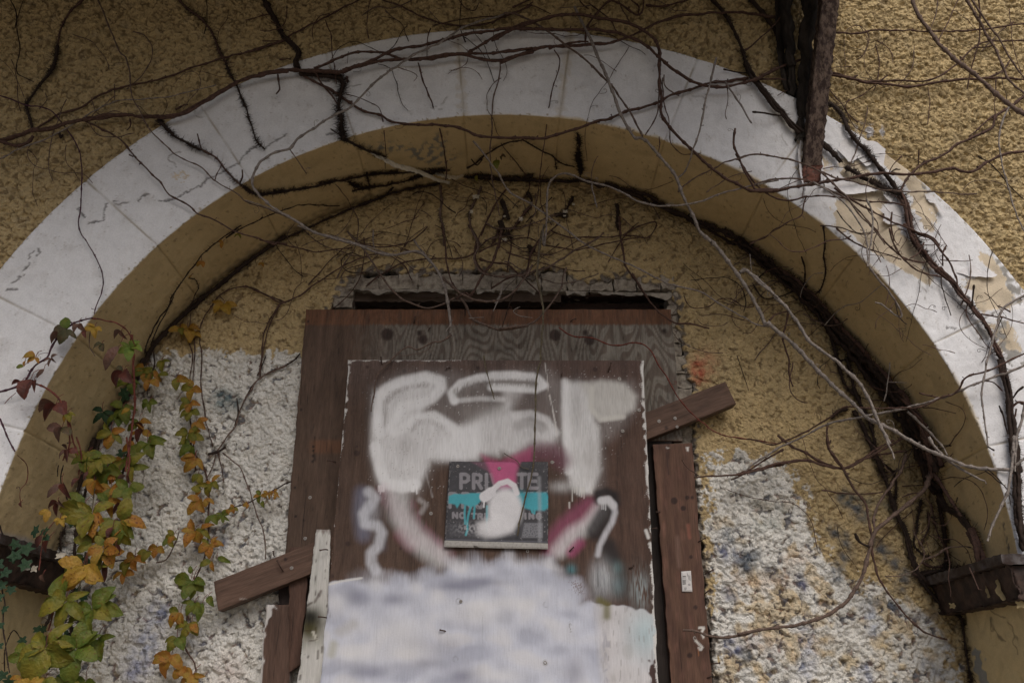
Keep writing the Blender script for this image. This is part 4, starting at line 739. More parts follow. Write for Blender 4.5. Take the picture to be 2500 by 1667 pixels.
    P.stroke('P 760,720 850,650 950,560 1060,530 1150,590 1185,690', 12, 3, (.72, .70, .73), 1); P.stroke('P 745,740 790,710 830,680', 24, 3, (.70, .69, .72), 1); P.stroke('P 740,790 735,880', 3, 1.5, (.72, .71, .74), .95)
    P.stroke('P 1490,480 1500,900 1500,1360', 5, 6, (.40, .41, .44), .45)
    # folded bare lower margin
    t_ = np.interp(px, [1084, 1338], [1318, 1325]); P.mix(sst(0, 1.5, py-t_), (.40, .385, .36)); P.mix(sst(0, 1.5, py-t_)*.5*sst(.2, 1.3, sc2), (.27, .25, .235)); P.mix((1-sst(.4, 1.6, np.abs(py-t_)))*.8, (.03, .03, .03))
    P.mix((1-sst(.4, 1.6, np.abs(px-np.interp(py, [1126, 1334], [1097, 1084])-2.5)))*.6*sst(-.3, .6, sc2), (.34, .33, .32)); P.mix((1-sst(.4, 1.6, np.abs(1337-px)))*.5*sst(-.3, .6, sc2), (.34, .33, .32))
    P.poly('P 590,1405 640,1412 680,1440 600,1438', 1, (.10, .09, .08))
    return P.c, .0015*sst(0, 2, py-t_)+.0008*np.sin(gx*30)
SG = board('warning_sign', 'P 262,258 1615,262 1612,1455 190,1425', YIN-.010, .0035, .0013, p_sign, M_SIGN, 'dark metal sign reading PRIVATE, half covered by turquoise, pink and white spray', 'sign', edge=(.3, .29, .28), ew=.8, rough=.3)
# sticker on the post
def p_stick(px, py, gx, gz):
    P = Paint(px, py, (.62, .60, .59), 0)
    r_ = np.random.RandomState(5); y = 880.
    while y < 935:
        w_ = r_.choice([1.2, 1.8, 3.]); 
        if r_.rand() < .62: P.poly('K 1219,%f 1240,%f 1240,%f 1219,%f' % (y, y-1, y-1+w_*1.0, y+w_), .35, (.03, .03, .03))
        y += w_+1.0
    for t_ in ('K 1256,880 1259,905', 'K 1264,882 1266,912', 'K 1250,870 1252,885', 'K 1230,960 1244,959', 'K 1231,966 1243,965', 'K 1231,972 1241,971', 'K 1257,935 1265,935 1266,943 1258,944 1257,935'): P.stroke(t_, 1.2, .6, (.10, .10, .10), .8)
    return P.c, 0*gx
board('barcode_sticker', 'K 1210,855 1272,850 1283,985 1216,984', YPO-.0040, .0012, .0009, p_stick, M_SIGN, parent=None, label='small white barcode sticker on the right post', cat='sticker', rough=.2)
# ------------------------------------------------------------------ nails and screws (parts of the boards)
def tube(pts, rad, sides=6, cap=True):
    pts = np.asarray(pts, float); n = len(pts); t = np.gradient(pts, axis=0); t /= np.linalg.norm(t, axis=1)[:, None]+1e-12
    ref = np.array([0, 1., 0]); a = np.cross(t, ref); bad = np.linalg.norm(a, axis=1) < .15; a[bad] = np.cross(t[bad], [1., 0, 0]); a /= np.linalg.norm(a, axis=1)[:, None]; b = np.cross(t, a)
    an = np.arange(sides)/sides*2*math.pi; rad = np.broadcast_to(rad, n)
    V = pts[:, None]+rad[:, None, None]*(a[:, None]*np.cos(an)[None, :, None]+b[:, None]*np.sin(an)[None, :, None]); V = V.reshape(-1, 3)
    i = np.arange(n-1)[:, None]*sides; j = np.arange(sides)[None]; k = (j+1) % sides
    Fc = np.stack([i+j, i+k, i+sides+k, i+sides+j], -1).reshape(-1, 4); return V, Fc
def nail(px_, py_, y, ang, ln, host, bend=.5):
    o = W3(px_, py_, y); k = .00115; a = math.radians(ang); out = .45
    p = [o+(0, .006, 0), o, o+np.array([math.cos(a)*ln*k*.3, -ln*k*out, math.sin(a)*ln*k*.3]), o+np.array([math.cos(a)*ln*k*.75, -ln*k*out*(1+.2*bend), math.sin(a)*ln*k*.75]), o+np.array([math.cos(a)*ln*k, -ln*k*out*(1-.1*bend), math.sin(a)*ln*k])]
    s = np.linspace(0, len(p)-1, 10); p = np.array([[np.interp(q, range(len(p)), [v[c] for v in p]) for c in range(3)] for q in s]); r = np.full(10, .0016); r[-2:] = (.0016, .0032)
    link('nail', mesh('nail', *tube(p, r, 6)), M_NAIL, host)
PB, PS, BT = C.objects['painted_board'], C.objects['plywood_sheet'], C.objects['batten']; WP = C.objects['white_plank']
for a_ in [(933,890,YIN,100,16,PB),(1485,908,YIN,70,20,PB),(1393,785,YOB,20,14,PS),(1011,790,YOB,80,16,PS),(818,1128,YIN,170,16,PB),(799,1341,YIN,190,15,PB),(797,1507,YIN,175,16,PB),(1088,1540,YIN,170,12,PB),(1372,910,YIN,260,8,PB),(1099,898,YIN,200,10,PB),
           (1390,1345,YIN,40,12,PB),(1535,1388,YIN,30,12,PB),(1592,1290,YIN,0,10,PB),(1705,1322,YPO,25,16,POST),(1722,1400,YPO,25,18,POST),(1722,1448,YPO,40,14,POST),(1725,1655,YPO,30,14,POST),(1735,1620,YPO,5,18,POST),(1612,1249,YPO,190,10,POST),
           (669,1356,YBR,100,9,BT),(692,1395,YBR,120,26,BT),(1050,800,YOB,250,8,PS)]: nail(*a_)
def screw(px_, py_, y, r, host):
    o = W3(px_, py_, y); k = .00112*r; n = 12; V = [o+(0, -.0012, 0)]; 
    for rr_, yy in ((.35, -.0004), (.55, -.0018), (1, -.0016), (1.1, .001)): V += [o+np.array([math.cos(a)*k*rr_, yy, math.sin(a)*k*rr_]) for a in np.arange(n)/n*2*math.pi]
    Fq = [(1+j*n+i, 1+j*n+(i+1) % n, 1+(j+1)*n+(i+1) % n, 1+(j+1)*n+i) for j in range(3) for i in range(n)]; Fq += [(0, 1+i, 1+(i+1) % n, 0) for i in range(n)]
    me = bpy.data.meshes.new('screw'); me.from_pydata([tuple(v) for v in V], [], [q if q[0] != q[3] else q[:3] for q in Fq]); link('screw', me, M_SCREW, host)
for a_ in [(757,1214,YOB,4,PS),(745,1314,YOB,4,PS),(1052,1253,YIN,4,PB),(1313,1335,YIN-.010,4,SG),(1109,1328,YIN-.010,4,SG),(1118,1138,YIN-.010,3.5,SG),(1219,1143,YIN-.010,4,SG),(1609,1028,YBR,4,BT),(1648,1021,YBR,4,BT),(1653,1042,YBR,3.5,BT),
           (1512,925,YIN,4.5,PB),(1560,1001,YIN,4,PB),(1520,1052,YIN,4,PB),(712,1386,YBR,4,BT),(1696,1557,YPO,4,POST),(1288,1340+5,YIN,3.5,PB),(1331,1617,YIN,4,PB),(1125,1467,YIN,3.5,PB),(1348,1128,YIN,4,PB)]: screw(*a_)
# ------------------------------------------------------------------ rusty strut, canopy it carries
def prism(name, quadb, quadt, mat, n=70, m=10, amp=.0016, seed=0):
    """bar between two four-cornered ends"""
    B_ = np.array(quadb); T_ = np.array(quadt); rows = []
    for j in range(n):
        s = j/(n-1); c = B_*(1-s)+T_*s; ring = []
        for k in range(4):
            for i in range(m): ring.append(c[k]*(1-i/m)+c[(k+1) % 4]*(i/m))
        rows.append(ring)
    R = np.array(rows); cen = R.mean(1, keepdims=True); dirn = R-cen; dirn /= np.linalg.norm(dirn, axis=2, keepdims=True)
    ang = np.arange(4*m)/(4*m)*.3; R = R+dirn*(amp*(n_soft(ang[None]+seed+0*R[..., 0], R[..., 2])+.7*n_lump(ang[None]+0*R[..., 0], R[..., 2])))[..., None]
    V = R.reshape(-1, 3); i = np.arange(n-1)[:, None]*4*m; j = np.arange(4*m)[None]; k = (j+1) % (4*m); Fc = np.stack([i+j, i+k, i+4*m+k, i+4*m+j], -1).reshape(-1, 4)
    capb = np.array([[0, 3*m, 2*m, m], ]) ; o_ = (n-1)*4*m; capt = np.array([[o_, o_+m, o_+2*m, o_+3*m]])
    return mesh(name, V, np.vstack([Fc, capb, capt]))
def qd(pxl, pxr, py_, y, th):
    a, b = W3(pxl, py_, y), W3(pxr, py_, y); return [a, b, b+(0, th, 0), a+(0, th, 0)]
ST = thing('strut', 'rust-scaled steel strut let into the arch band, rising out of the top of the picture', 'strut', tuple(W3(1980, 444, YB)))
ext = lambda a, b, s: a+(b-a)*s
qb = np.array(qd(1958, 2001, 444, YB-.004, .04)); qt = np.array(qd(2007, 2049, 0, -.16, .04)); qt2 = qb+(qt-qb)*1.5
link('bar', prism('bar', qb, qt2, M_RUST), M_RUST, ST)
qe = qb+(qt-qb)*.12; qs = qb+(qt-qb)*.0; grow = lambda q: q+(q-q.mean(0))*.04
link('bare_foot', prism('bare_foot', grow(qs), grow(qs+(qt-qb)*.085), M_RUST, n=20, amp=.0012), flat_mat('rubbed_red_steel', (.20, .085, .06), .8, .3, 60, rgb2=(.10, .045, .035)), ST)
for sc_ in [('D 415,880 400,960 395,1040', 1), ('D 400,1000 412,1110 418,1170', 2), ('D 530,960 548,1060 540,1180', 3)]:
    strip('paint_lip', sc_[0], 5, YB-.004, YB-.006, M_FLK, ST, sc_[1])
ztop = float(qt2[:, 2].max())
cv = []
CAN = thing('canopy', 'dark underside of the canopy the strut carries, just above the picture', 'canopy', (-1, 0, ztop))
V, Fc = boxgrid(-3.2, float(qt2[:, 0].max())+.03, -1.42, -.005, ztop-.005, ztop+.06, .2, .001, 2); link('soffit_board', mesh('soffit_board', V, Fc), flat_mat('old_dark_board', (.07, .055, .045), .9), CAN)
# ------------------------------------------------------------------ creepers
def smooth_path(p, step):
    p = np.asarray(p, float); p = p[np.r_[True, np.hypot(*np.diff(p[:, :2], axis=0).T) > .5]]
    if len(p) < 3: q = np.vstack([p[0], (p[0]+p[-1])/2, p[-1]]); p = q
    P_ = np.vstack([2*p[0]-p[1], p, 2*p[-1]-p[-2]]); out = []
    for i in range(1, len(P_)-2):
        a, b, c, d = P_[i-1:i+3]; n = max(2, int(np.hypot(*(c-b)[:2])/step)); t = np.arange(n)[:, None]/n
        out.append(.5*((2*b)+(-a+c)*t+(2*a-5*b+4*c-d)*t*t+(-a+3*b-3*c+d)*t**3))
    out.append(p[-1:]); return np.vstack(out)
def stem_points(t_, ys=None, off=.005, step=5., wob=.9, seed=0):
    pts = T(t_); q = smooth_path(pts, step); r = np.random.RandomState(seed); n = len(q)
    s = np.r_[0, np.cumsum(np.hypot(*np.diff(q, axis=0).T))]
    k = max(4, n//3); q = q+wob*np.column_stack([np.interp(np.arange(n), np.linspace(0, n, k), r.randn(k)) for _ in (0, 1)])
    if ys is None: y = surf(q[:, 0], q[:, 1], off)
    else:
        y = np.interp(s/s[-1], np.linspace(0, 1, len(ys)), ys)
    if ys is None and n > 6:       # let the stem bridge sharp steps
        ker = np.ones(5)/5; yp = np.r_[[y[0]]*2, y, [y[-1]]*2]; y = np.minimum(y, np.convolve(yp, ker, 'valid')+.0)
    x, z = unp(q[:, 0], q[:, 1], y); return np.column_stack([x, y, z]), s
HAIRN = 0
def hairs(P3, dens, ln, seed, w=.0009):
    dens *= 2.6; ln *= 1.1
    """short clinging rootlets along a stem"""
    r = np.random.RandomState(seed); d = np.r_[0, np.cumsum(np.linalg.norm(np.diff(P3, axis=0), axis=1))]; n = int(d[-1]*dens); s = r.rand(n)*d[-1]
    clump = .5+.5*np.sin(s*90+seed)+.5*np.sin(s*37+2*seed); s = s[r.rand(n) < np.clip(clump, .15, 1)]; n = len(s)
    if n < 1: return None
    o = np.column_stack([np.interp(s, d, P3[:, c]) for c in range(3)])
    a = r.rand(n)*2*math.pi; l = ln*(.3+.9*r.rand(n)**1.3); dr = np.column_stack([np.cos(a), -.15-.25*r.rand(n), np.sin(a)]); bend = np.column_stack([r.randn(n), .3*r.randn(n), r.randn(n)])*.45
    p1 = o+dr*l[:, None]*.5; p2 = o+(dr+bend)*l[:, None]; side = np.column_stack([-np.sin(a), 0*a, np.cos(a)]); wv = side*w; yv = np.array([0, w, 0])
    V = np.stack([o+wv, o-wv, o+yv*1.5, p1+wv*.8, p1-wv*.8, p1+yv, p2], 1).reshape(-1, 3); b = (np.arange(n)*7)[:, None, None]
    Fq = np.array([[0, 1, 4, 3], [1, 2, 5, 4], [2, 0, 3, 5], [3, 4, 6, 6], [4, 5, 6, 6], [5, 3, 6, 6]])[None]+b
    tri = np.array([[0, 1, 4], [0, 4, 3], [1, 2, 5], [1, 5, 4], [2, 0, 3], [2, 3, 5], [3, 4, 6], [4, 5, 6], [5, 3, 6]])[None]+b
    return V, tri.reshape(-1, 3)
def curl(o, size, seed):
    r = random.Random(seed); n = 22; a0 = r.uniform(0, 6.28); tw = r.uniform(2.5, 4.5)*r.choice((-1, 1)); p = []; d = np.array([math.cos(a0), -.3, math.sin(a0)])
    x = np.array(o, float); 
    for i in range(n):
        s = i/(n-1); a = a0+tw*s**2*2.2; step = size/n*(1.6-s); x = x+np.array([math.cos(a), -.15+.3*math.sin(3*a), math.sin(a)])*step; p.append(x.copy())
    return np.array(p)
SEED = [100]
def vine(name, label, cat, stems, group=None):
    """stems: (points, width px, bark, options)"""
    first = stem_points(stems[0][0], stems[0][3].get('y') if len(stems[0]) > 3 else None)[0][0]
    th = thing(name, label, cat, tuple(float(v) for v in first), group); HV = []; HF = []; hk = 0; TV = []; TF = []; tk = 0
    for s_ in stems:
        t_, w, bark = s_[:3]; o = s_[3] if len(s_) > 3 else {}; SEED[0] += 1; sd = SEED[0]; r = np.random.RandomState(sd)
        P3, s = stem_points(t_, o.get('y'), o.get('off', 0)+.0085+w*.0004, 5., o.get('wob', .8), sd)
        n = len(P3); dep = (P3[:, 1]+DIST)*cp+(P3[:, 2]-CZ)*sp; w2 = o.get('w2', w*.75 if w < 12 else w)
        rad = np.linspace(w, w2, n)/2*dep/FL*.96
        nod = np.zeros(n); 
        if w < 13:
            pos = np.arange(12, s[-1], 34)+r.uniform(-9, 9, len(np.arange(12, s[-1], 34)))
            for q in pos: nod += np.exp(-((s-q)/3.2)**2)
        rad = rad*(1+.55*nod+.10*np.interp(np.arange(n), np.arange(0, n+3, 3), r.randn(len(np.arange(0, n+3, 3)))))
        
        if w >= 12:                     # old stems are several strands grown together
            Vs = []; Fs_ = []; kk = 0; dd_ = np.r_[0, np.cumsum(np.linalg.norm(np.diff(P3, axis=0), axis=1))]
            for q in range(6):
                ph = q*1.047+dd_*r.uniform(3, 9)*r.choice((-1, 1))+.5*np.interp(dd_, np.linspace(0, dd_[-1]+1e-6, max(3, n//6)), r.randn(max(3, n//6))); rr_ = rad*(.62+.12*np.sin(dd_*40+q))
                Pq = P3+np.stack([np.cos(ph)*rr_, np.sin(ph)*rr_*.7-rr_*.1, .6*np.sin(ph*1.7)*rr_], -1)
                v_, f_q = tube(Pq, rad*.46*(1+.2*np.interp(np.arange(n), np.arange(0, n+5, 5), r.randn(len(np.arange(0, n+5, 5))))), 6); Vs.append(v_); Fs_.append(f_q+kk); kk += len(v_)
            V = np.vstack(Vs); Fc = np.vstack(Fs_); V += r.randn(*V.shape)*.0005
        else: V, Fc = tube(P3, rad, 7 if w > 8 else 5)
        link('stem' if w >= 5 else 'twig', mesh('stem', V, Fc), M_STEM[bark], th)
        hd = o.get('hair', 0)
        if hd:
            hh_ = hairs(P3, hd*1000, o.get('hl', .011), sd)
            if hh_: HV.append(hh_[0]); HF.append(hh_[1]+hk); hk += len(hh_[0])
        elif w < 13 and o.get('tend', 1):
            # short spurs at the joints
            for q in np.arange(20, s[-1], 38):
                i = min(n-1, int(np.searchsorted(s, q+r.uniform(-8, 8)))); 
                if r.rand() < .55:
                    a = r.uniform(0, 6.28); l_ = r.uniform(3, 8)*.00115; e_ = P3[i]+np.array([math.cos(a), -.4, math.sin(a)])*l_
                    V, Fc = tube(np.array([P3[i], (P3[i]+e_)/2+r.randn(3)*.0006, e_]), np.array([.6, .5, .9])*rad[i]*.7, 4); TV.append(V); TF.append(Fc+tk); tk += len(V)
                elif r.rand() < .22:
                    c_ = curl(P3[i], r.uniform(.018, .05), int(r.randint(1e6))); V, Fc = tube(c_, np.linspace(.0007, .0004, len(c_)), 4); TV.append(V); TF.append(Fc+tk); tk += len(V)
    if HV: link('rootlets', mesh('rootlets', np.vstack(HV), np.vstack(HF)), M_STEM['dk'], th, kind='stuff')
    if TV: link('tendrils', mesh('tendrils', np.vstack(TV), np.vstack(TF)), M_STEM[stems[0][2]], th, kind='stuff')
    return th
H1 = dict(hair=1.3); H2 = dict(hair=2.0, hl=.013)
vine('creeper', 'thick reddish brown creeper stems running along the top of the white arch band', 'creeper', [
 ('A -60,915 0,900 90,880 200,840 330,820 450,785 600,755 760,738 900,745 1050,745 1180,718 1300,650 1400,590 1500,530 1600,490 1720,465 1829,455 B 90,470 190,460 350,450 500,458 610,460 700,430 830,395 950,380 1080,380 1200,375 1300,355 1400,350 1500,380 1620,390 1700,365 1829,330 C 60,395 200,345 330,305 480,295 620,285 760,275 870,235 980,185 1100,130 1230,95 1330,95 1450,85 1600,85 1829,115', 13, 'br', dict(w2=7, off=.012)),
 ('B 430,440 520,405 600,365 680,340 790,330 900,345 1000,375 1100,380', 7, 'br', dict(off=.016)),
 ('B 620,450 760,405 880,350 980,310 1150,285 1250,260 1350,230 1500,205 1650,185 1829,185 C 180,185 400,190 600,190 720,195 860,230 980,285 1060,355 1140,430 1270,515 1380,550 1500,553 1600,530 1700,500 1829,435 D 150,490 300,420 420,380', 8, 'br', dict(off=.018, w2=7)),
 ('B 1100,380 1250,350 1370,345 1550,340 1720,325 1829,305', 7, 'br', dict(off=.02)),
 ('C 0,340 150,320 270,310 480,290', 7, 'br', dict(off=.016)),
 ('C 360,310 450,285 520,272 620,268', 6, 'br', dict(off=.02)), ('B 340,470 450,480 520,490 600,500', 11, 'dk', dict(hair=1.6)), ('B 300,450 420,455 600,470', 9, 'br', dict(off=.008))])
vine('creeper', 'brown creeper looping above the crown and down across the right half of the arch', 'creeper', [
 ('C 0,260 60,225 180,160 300,130 420,100 560,95 650,110 780,130 880,150 960,190 1030,240 1070,330 1070,430 1070,540 1085,620 1080,720 1130,800 1190,870 1290,965 1400,1070 1500,1140 1620,1200 1690,1220 1829,1215 D 110,1215 220,1220 380,1190 560,1160 700,1140 850,1110 980,1105 1100,1110 1250,1100 1360,1070 1430,1095 1510,1090 1600,1030 1700,985 1829,965 1900,960', 8, 'br', dict(y=[-.05, -.06, -.05, -.06, -.06, -.05, -.06, -.06], w2=7)),
 ('B 1420,335 1520,280 1600,225 1700,190 1829,150', 7, 'br', dict(off=.02)), ('C 600,270 610,170 680,80 750,10 820,25 880,65 930,100 965,70 970,-20', 6, 'br', dict(off=.01)), ('C 980,35 1080,40 1180,20 1270,-5', 6, 'br'),
 ('B 340,470 400,500 500,550 590,605 660,655 760,710 860,735 920,770 1050,795 1280,800 1400,830 1500,870 1829,880 C 200,880 330,880 440,850 560,820 650,780 720,765 790,740 900,700 1030,665 1130,615 1290,565 1400,525 1500,520 1640,500', 6.5, 'br', dict(y=[-.035, -.035, -.035, -.04, -.03, -.04, -.04, -.03], w2=7)),
 ('C 1070,560 1060,700 1030,790 980,865', 4, 'br', dict(y=[-.06, -.06])), ('C 0,150 60,110 180,70 260,15', 4, 'br'), ('C 230,30 300,50 380,90', 3, 'br'), ('B 1829,35 1720,80 1600,130 1500,160 1400,165 1230,145 1090,95 1000,45 870,0', 5, 'br'),
 ('C 620,20 700,80 760,130 800,200 860,240', 3.5, 'br'), ('C 560,0 580,30 620,60', 4, 'br'), ('C 890,0 940,50 930,100', 4, 'br'), ('B 890,70 940,110 980,135', 3, 'md'), ('B 1700,45 1750,30 1829,-10', 5, 'br'), ('B 1360,0 1400,50 1460,70 1490,20', 3, 'br')])
vine('creeper', 'thin brown creeper climbing the ochre wall to the left of the arch top', 'creeper', [
 ('A 200,840 280,790 380,730 530,680 620,615 720,575 840,540 960,520 1080,485 1200,440 1330,400 1430,370 1600,330 1780,270 1829,250 B 0,335 110,300 200,275 330,200 430,150 540,95 640,40 740,-5', 5, 'br'),
 ('A 1120,700 1160,680 1200,670', 5, 'br'), ('A 830,760 830,810 810,830', 4, 'br', dict(y=[-.02, -.03])), ('B 205,480 212,540 215,570 195,600', 5, 'br', dict(y=[-.04, -.05])), ('B 0,130 90,105 150,95', 3, 'br'), ('B 110,262 230,262', 3, 'br'), ('B 215,380 290,378', 4, 'br'), ('A 730,540 730,640', 2.5, 'md'), ('A 380,850 385,880 400,860', 6, 'dk')])
vine('dry_twig', 'long thin twig crossing from the top edge down over the left band and underside', 'twig', [
 ('A 620,-10 700,180 760,330 800,370 825,450 835,560 865,660 960,830 1070,940 1140,1000 1300,1080 1370,1155 1490,1220 1580,1290 1700,1330 1829,1385', 3.8, 'md', dict(y=[-.02, -.03, -.045, -.04, -.035, 0])), ('A 1370,1155 1380,1110 1410,1060', 3, 'md', dict(y=[-.045, -.05]))])
vine('dry_twig', 'thin purple-brown twig down the white band above the leaves at left', 'twig', [
 ('A -10,605 160,670 250,680 330,710 400,790 470,890 510,980 520,1100 520,1180 515,1320 500,1420 520,1500 570,1568 E 620,220 655,320 650,430 615,500 600,570', 3.4, 'pu', dict(off=.008)), ('A 250,700 300,640 290,600', 2.5, 'md')])
vine('dry_twig', 'pale straight twig on the ochre wall at far left', 'twig', [('A -20,1020 150,940 350,860 550,740 730,650 900,635 1080,615 1250,575 1380,545', 3.6, 'lt', dict(off=.012, w2=2.5))])
vine('dry_twig', 'brown twig crossing the left band diagonally and reaching over the recessed wall', 'twig', [
 ('A 540,770 640,820 740,870 820,950 890,1030 960,1105 1020,1160 1080,1240 1200,1310 1270,1365 1380,1410 1490,1475 1640,1520 1760,1560 E 1760,110 1829,125 F 90,90 200,115 330,140 450,170 560,155 680,140', 4.5, 'br', dict(y=[-.02, -.035, -.045, -.04, -.02, .1, .2, .27], w2=3)), ('A 820,990 850,1000', 4, 'br', dict(y=[-.04, -.04])), ('A 1260,855 1275,920 1290,960', 4, 'br', dict(y=[-.05, -.04])), ('A 1545,1085 1545,1130 1530,1175', 4, 'br', dict(y=[-.05, -.03]))])
vine('dry_twig', 'thin dark twig in the upper left corner of the wall', 'twig', [('A 60,-10 100,80 110,200 125,300 105,450 150,490 215,520', 3, 'dk')])
vine('hairy_creeper', 'dark bristly creeper hanging down the ochre wall at upper left', 'creeper', [
 ('A 540,-10 450,80 390,180 370,290', 6, 'br', dict(hair=.4)), ('A 370,290 350,400 290,500 220,590 165,670', 8, 'dk', H2), ('A 165,670 190,760 210,830', 7, 'dk', H1), ('A 0,905 100,930 180,910 210,870', 9, 'br', dict(off=.012))])
vine('hairy_creeper', 'bristly brown creeper entering at the top edge and ending on the left white band', 'creeper', [
 ('A 1130,-10 1200,60 1290,130 1350,210 1400,330 1440,400', 6, 'br', H1), ('A 1440,400 1470,480 1510,550 1540,620 1570,700 1610,820 1640,900 1690,950', 5, 'dk', dict(hair=1.1, hl=.012))])
vine('hairy_creeper', 'thick black bristly creeper descending onto the left shoulder of the arch', 'creeper', [
 ('B 110,-10 150,60 200,140 240,230', 12, 'dk', dict(hair=2.2, hl=.010)), ('B 240,230 300,290 340,340 320,400 330,440', 13, 'dk', dict(hair=2.4, hl=.010))])
vine('hairy_creeper', 'bristly dark creeper dropping from the band top to the underside, left of centre', 'creeper', [
 ('B 560,470 600,500 620,540 600,620 590,680 610,780 620,890', 8, 'dk', dict(hair=3.0, hl=.018)), ('B 620,890 700,925 760,950 830,985 900,1010', 7, 'dk', H2), ('B 440,450 480,530 540,600 580,660', 5, 'br', dict(off=.015)), ('B 640,490 650,520', 7, 'br'), ('B 550,600 600,590', 5, 'dk'), ('B 540,820 600,860', 4, 'dk', dict(off=.012))])
vine('hairy_creeper', 'bristly creeper starting on the left band and running along the left underside', 'creeper', [
 ('A 1010,765 1060,820 1120,870 1200,920 1290,960', 7, 'dk', dict(hair=2.4, hl=.012)), ('A 1290,960 1380,1010 1440,1090 1530,1175 1600,1230 1680,1245', 5, 'br', dict(hair=.8)),
 ('B -10,1190 60,1240 200,1230 320,1210 430,1190 560,1160 700,1135 850,1105 1000,1100 1150,1095 1300,1090', 6, 'dk', dict(hair=2.6, hl=.012)), ('B 680,1220 800,1195 930,1175 1100,1130 1230,1100', 5, 'dk', H2), ('B 660,1160 700,1190 780,1200', 4, 'dk', H2), ('B 770,1100 790,1190', 5, 'dk', H1)])
vine('hairy_creeper', 'dark creeper tracing the rear edge of the left underside down to the leaves', 'creeper', [
 ('B 1240,1170 1100,1195 950,1230 850,1265 720,1310 600,1365 450,1430 300,1500 160,1560', 6, 'dk', dict(hair=.5)), ('E 1829,70 1700,150 1580,235 1450,340 1350,420 1250,500 1150,590 1060,680 980,770 930,850', 9, 'dk', dict(hair=.5, w2=12)), ('E 1440,330 1340,430 1230,490 1160,590', 4, 'dk', dict(off=.012)),
 ('B 940,1200 870,1260 720,1320', 4, 'dk', dict(hair=.3)), ('E 950,830 900,900 860,1000 800,1100 720,1200 650,1320 600,1420', 12, 'dk', dict(hair=.7)), ('I 600,0 560,120 520,260 470,420', 10, 'dk', dict(hair=.6)), ('I 420,560 390,650 385,720', 4, 'dk', H1)])
vine('budding_twig', 'thin twig with small nubs climbing the left underside', 'twig', [
 ('E 925,810 950,720 1000,620 1070,520 1100,450 1150,370 1220,280 1290,190 1380,110 1480,40 1540,0 A 1440,1520 1520,1470 1680,1390 B 100,1390 280,1330 370,1305 480,1310 600,1315', 3.6, 'dk', dict(hair=.25, hl=.006)),
 ('E 960,760 1010,640 1060,560 1110,440', 3, 'dk', dict(hair=.2, hl=.006, off=.01)), ('E 1200,340 1250,350 1265,400 1240,450 1220,510', 2.5, 'dk', dict(hair=.25, hl=.006))])
vine('dry_twig', 'pale looping cane from the arch top down left and across to the boards', 'twig', [
 ('C 80,85 B 1640,95 1400,170 1310,230 1200,290 1070,350 970,420 880,480 780,570 670,685 560,740 430,820 330,890 275,950 180,975 100,1030 50,1110 40,1180 80,1240 180,1330 320,1410 430,1480 560,1520 700,1560 F 830,170 910,190 1000,180 1080,165 1150,200 1200,260 1240,330 1280,430 1295,520 1305,650', 5, 'lt', dict(y=[-.02, -.07, -.08, -.09, -.10, -.09, -.06, .02, .12, .19, .22], w2=7.5)),
 ('B 280,955 330,1020 390,1110', 3, 'md', dict(y=[-.1, -.02])), ('B 960,430 1050,460 1090,490 1070,520', 2.5, 'md', dict(y=[-.08, -.1])), ('F 1075,90 1110,150 1180,230', 5, 'lt', dict(y=[.14, .2])), ('F 1300,640 1280,680', 2, 'lt', dict(y=[.22, .22])), ('F 1305,650 1300,690', 2, 'lt', dict(y=[.22, .22])),
 ('F 330,0 450,50 600,80 760,130 900,180', 3, 'lt', dict(y=[.0, .16])), ('F 815,30 812,90 820,150', 3.5, 'lt', dict(y=[.1, .14])), ('B 0,1275 180,1340 330,1410', 3, 'lt', dict(y=[-.03, .0]))])
vine('dry_twig', 'long grey cane arching from the top down across the right underside to the right pier', 'twig', [
 ('C 530,50 590,170 640,270 690,390 740,500 780,610 820,720 880,830 920,880 965,885 1060,980 1130,1070 1180,1140 1230,1270 1280,1370 1330,1480 1400,1545 G 1360,70 1440,140 1510,230 1570,310 1640,420 1700,530 1760,630 1829,680 H 90,700 M 9999,9999', 9, 'lt', {}),
 ] if False else [
 ('C 530,50 590,170 640,270 690,390 740,500 780,610 820,720 880,830 920,880 965,885 1060,980 1130,1070 1180,1140 1230,1270 1280,1370 1330,1480', 6.5, 'lt', dict(y=[-.03, -.08, -.10, -.10, -.08, -.04, 0, .04], w2=8)),
 ('C 1330,1480 1400,1545 G 1360,70 1440,140 1510,230 1570,310 1640,420 1700,530 1755,640', 9, 'lt', dict(y=[.04, .08, .11], w2=9)),
 ('H 190,620 300,710 400,800 500,910 600,1010 700,1100 800,1200 850,1240 1000,1310 1150,1400 1300,1470 1450,1530 1600,1555 L 1740,205', 10, 'lt', dict(y=[.10, .10, .08, .04, .0, -.04], w2=8)),
 ('C 80,90 150,90 250,130 370,210 450,270 560,350 640,420 750,530 800,590 860,680 920,780 965,870', 6, 'md', dict(y=[-.03, -.06, -.09, -.09])),
 ('C 1430,370 1400,500 1370,620 1345,750 1320,860 1280,970 1240,1090 1190,1135', 5.5, 'lt', dict(y=[-.12, -.11, -.08, .0])), ('C 1490,520 1570,640 1660,790', 5, 'lt', dict(y=[-.05, -.10])), ('C 1500,540 1510,650 1490,720 1500,760', 2.5, 'md', dict(y=[-.05, -.06]))])
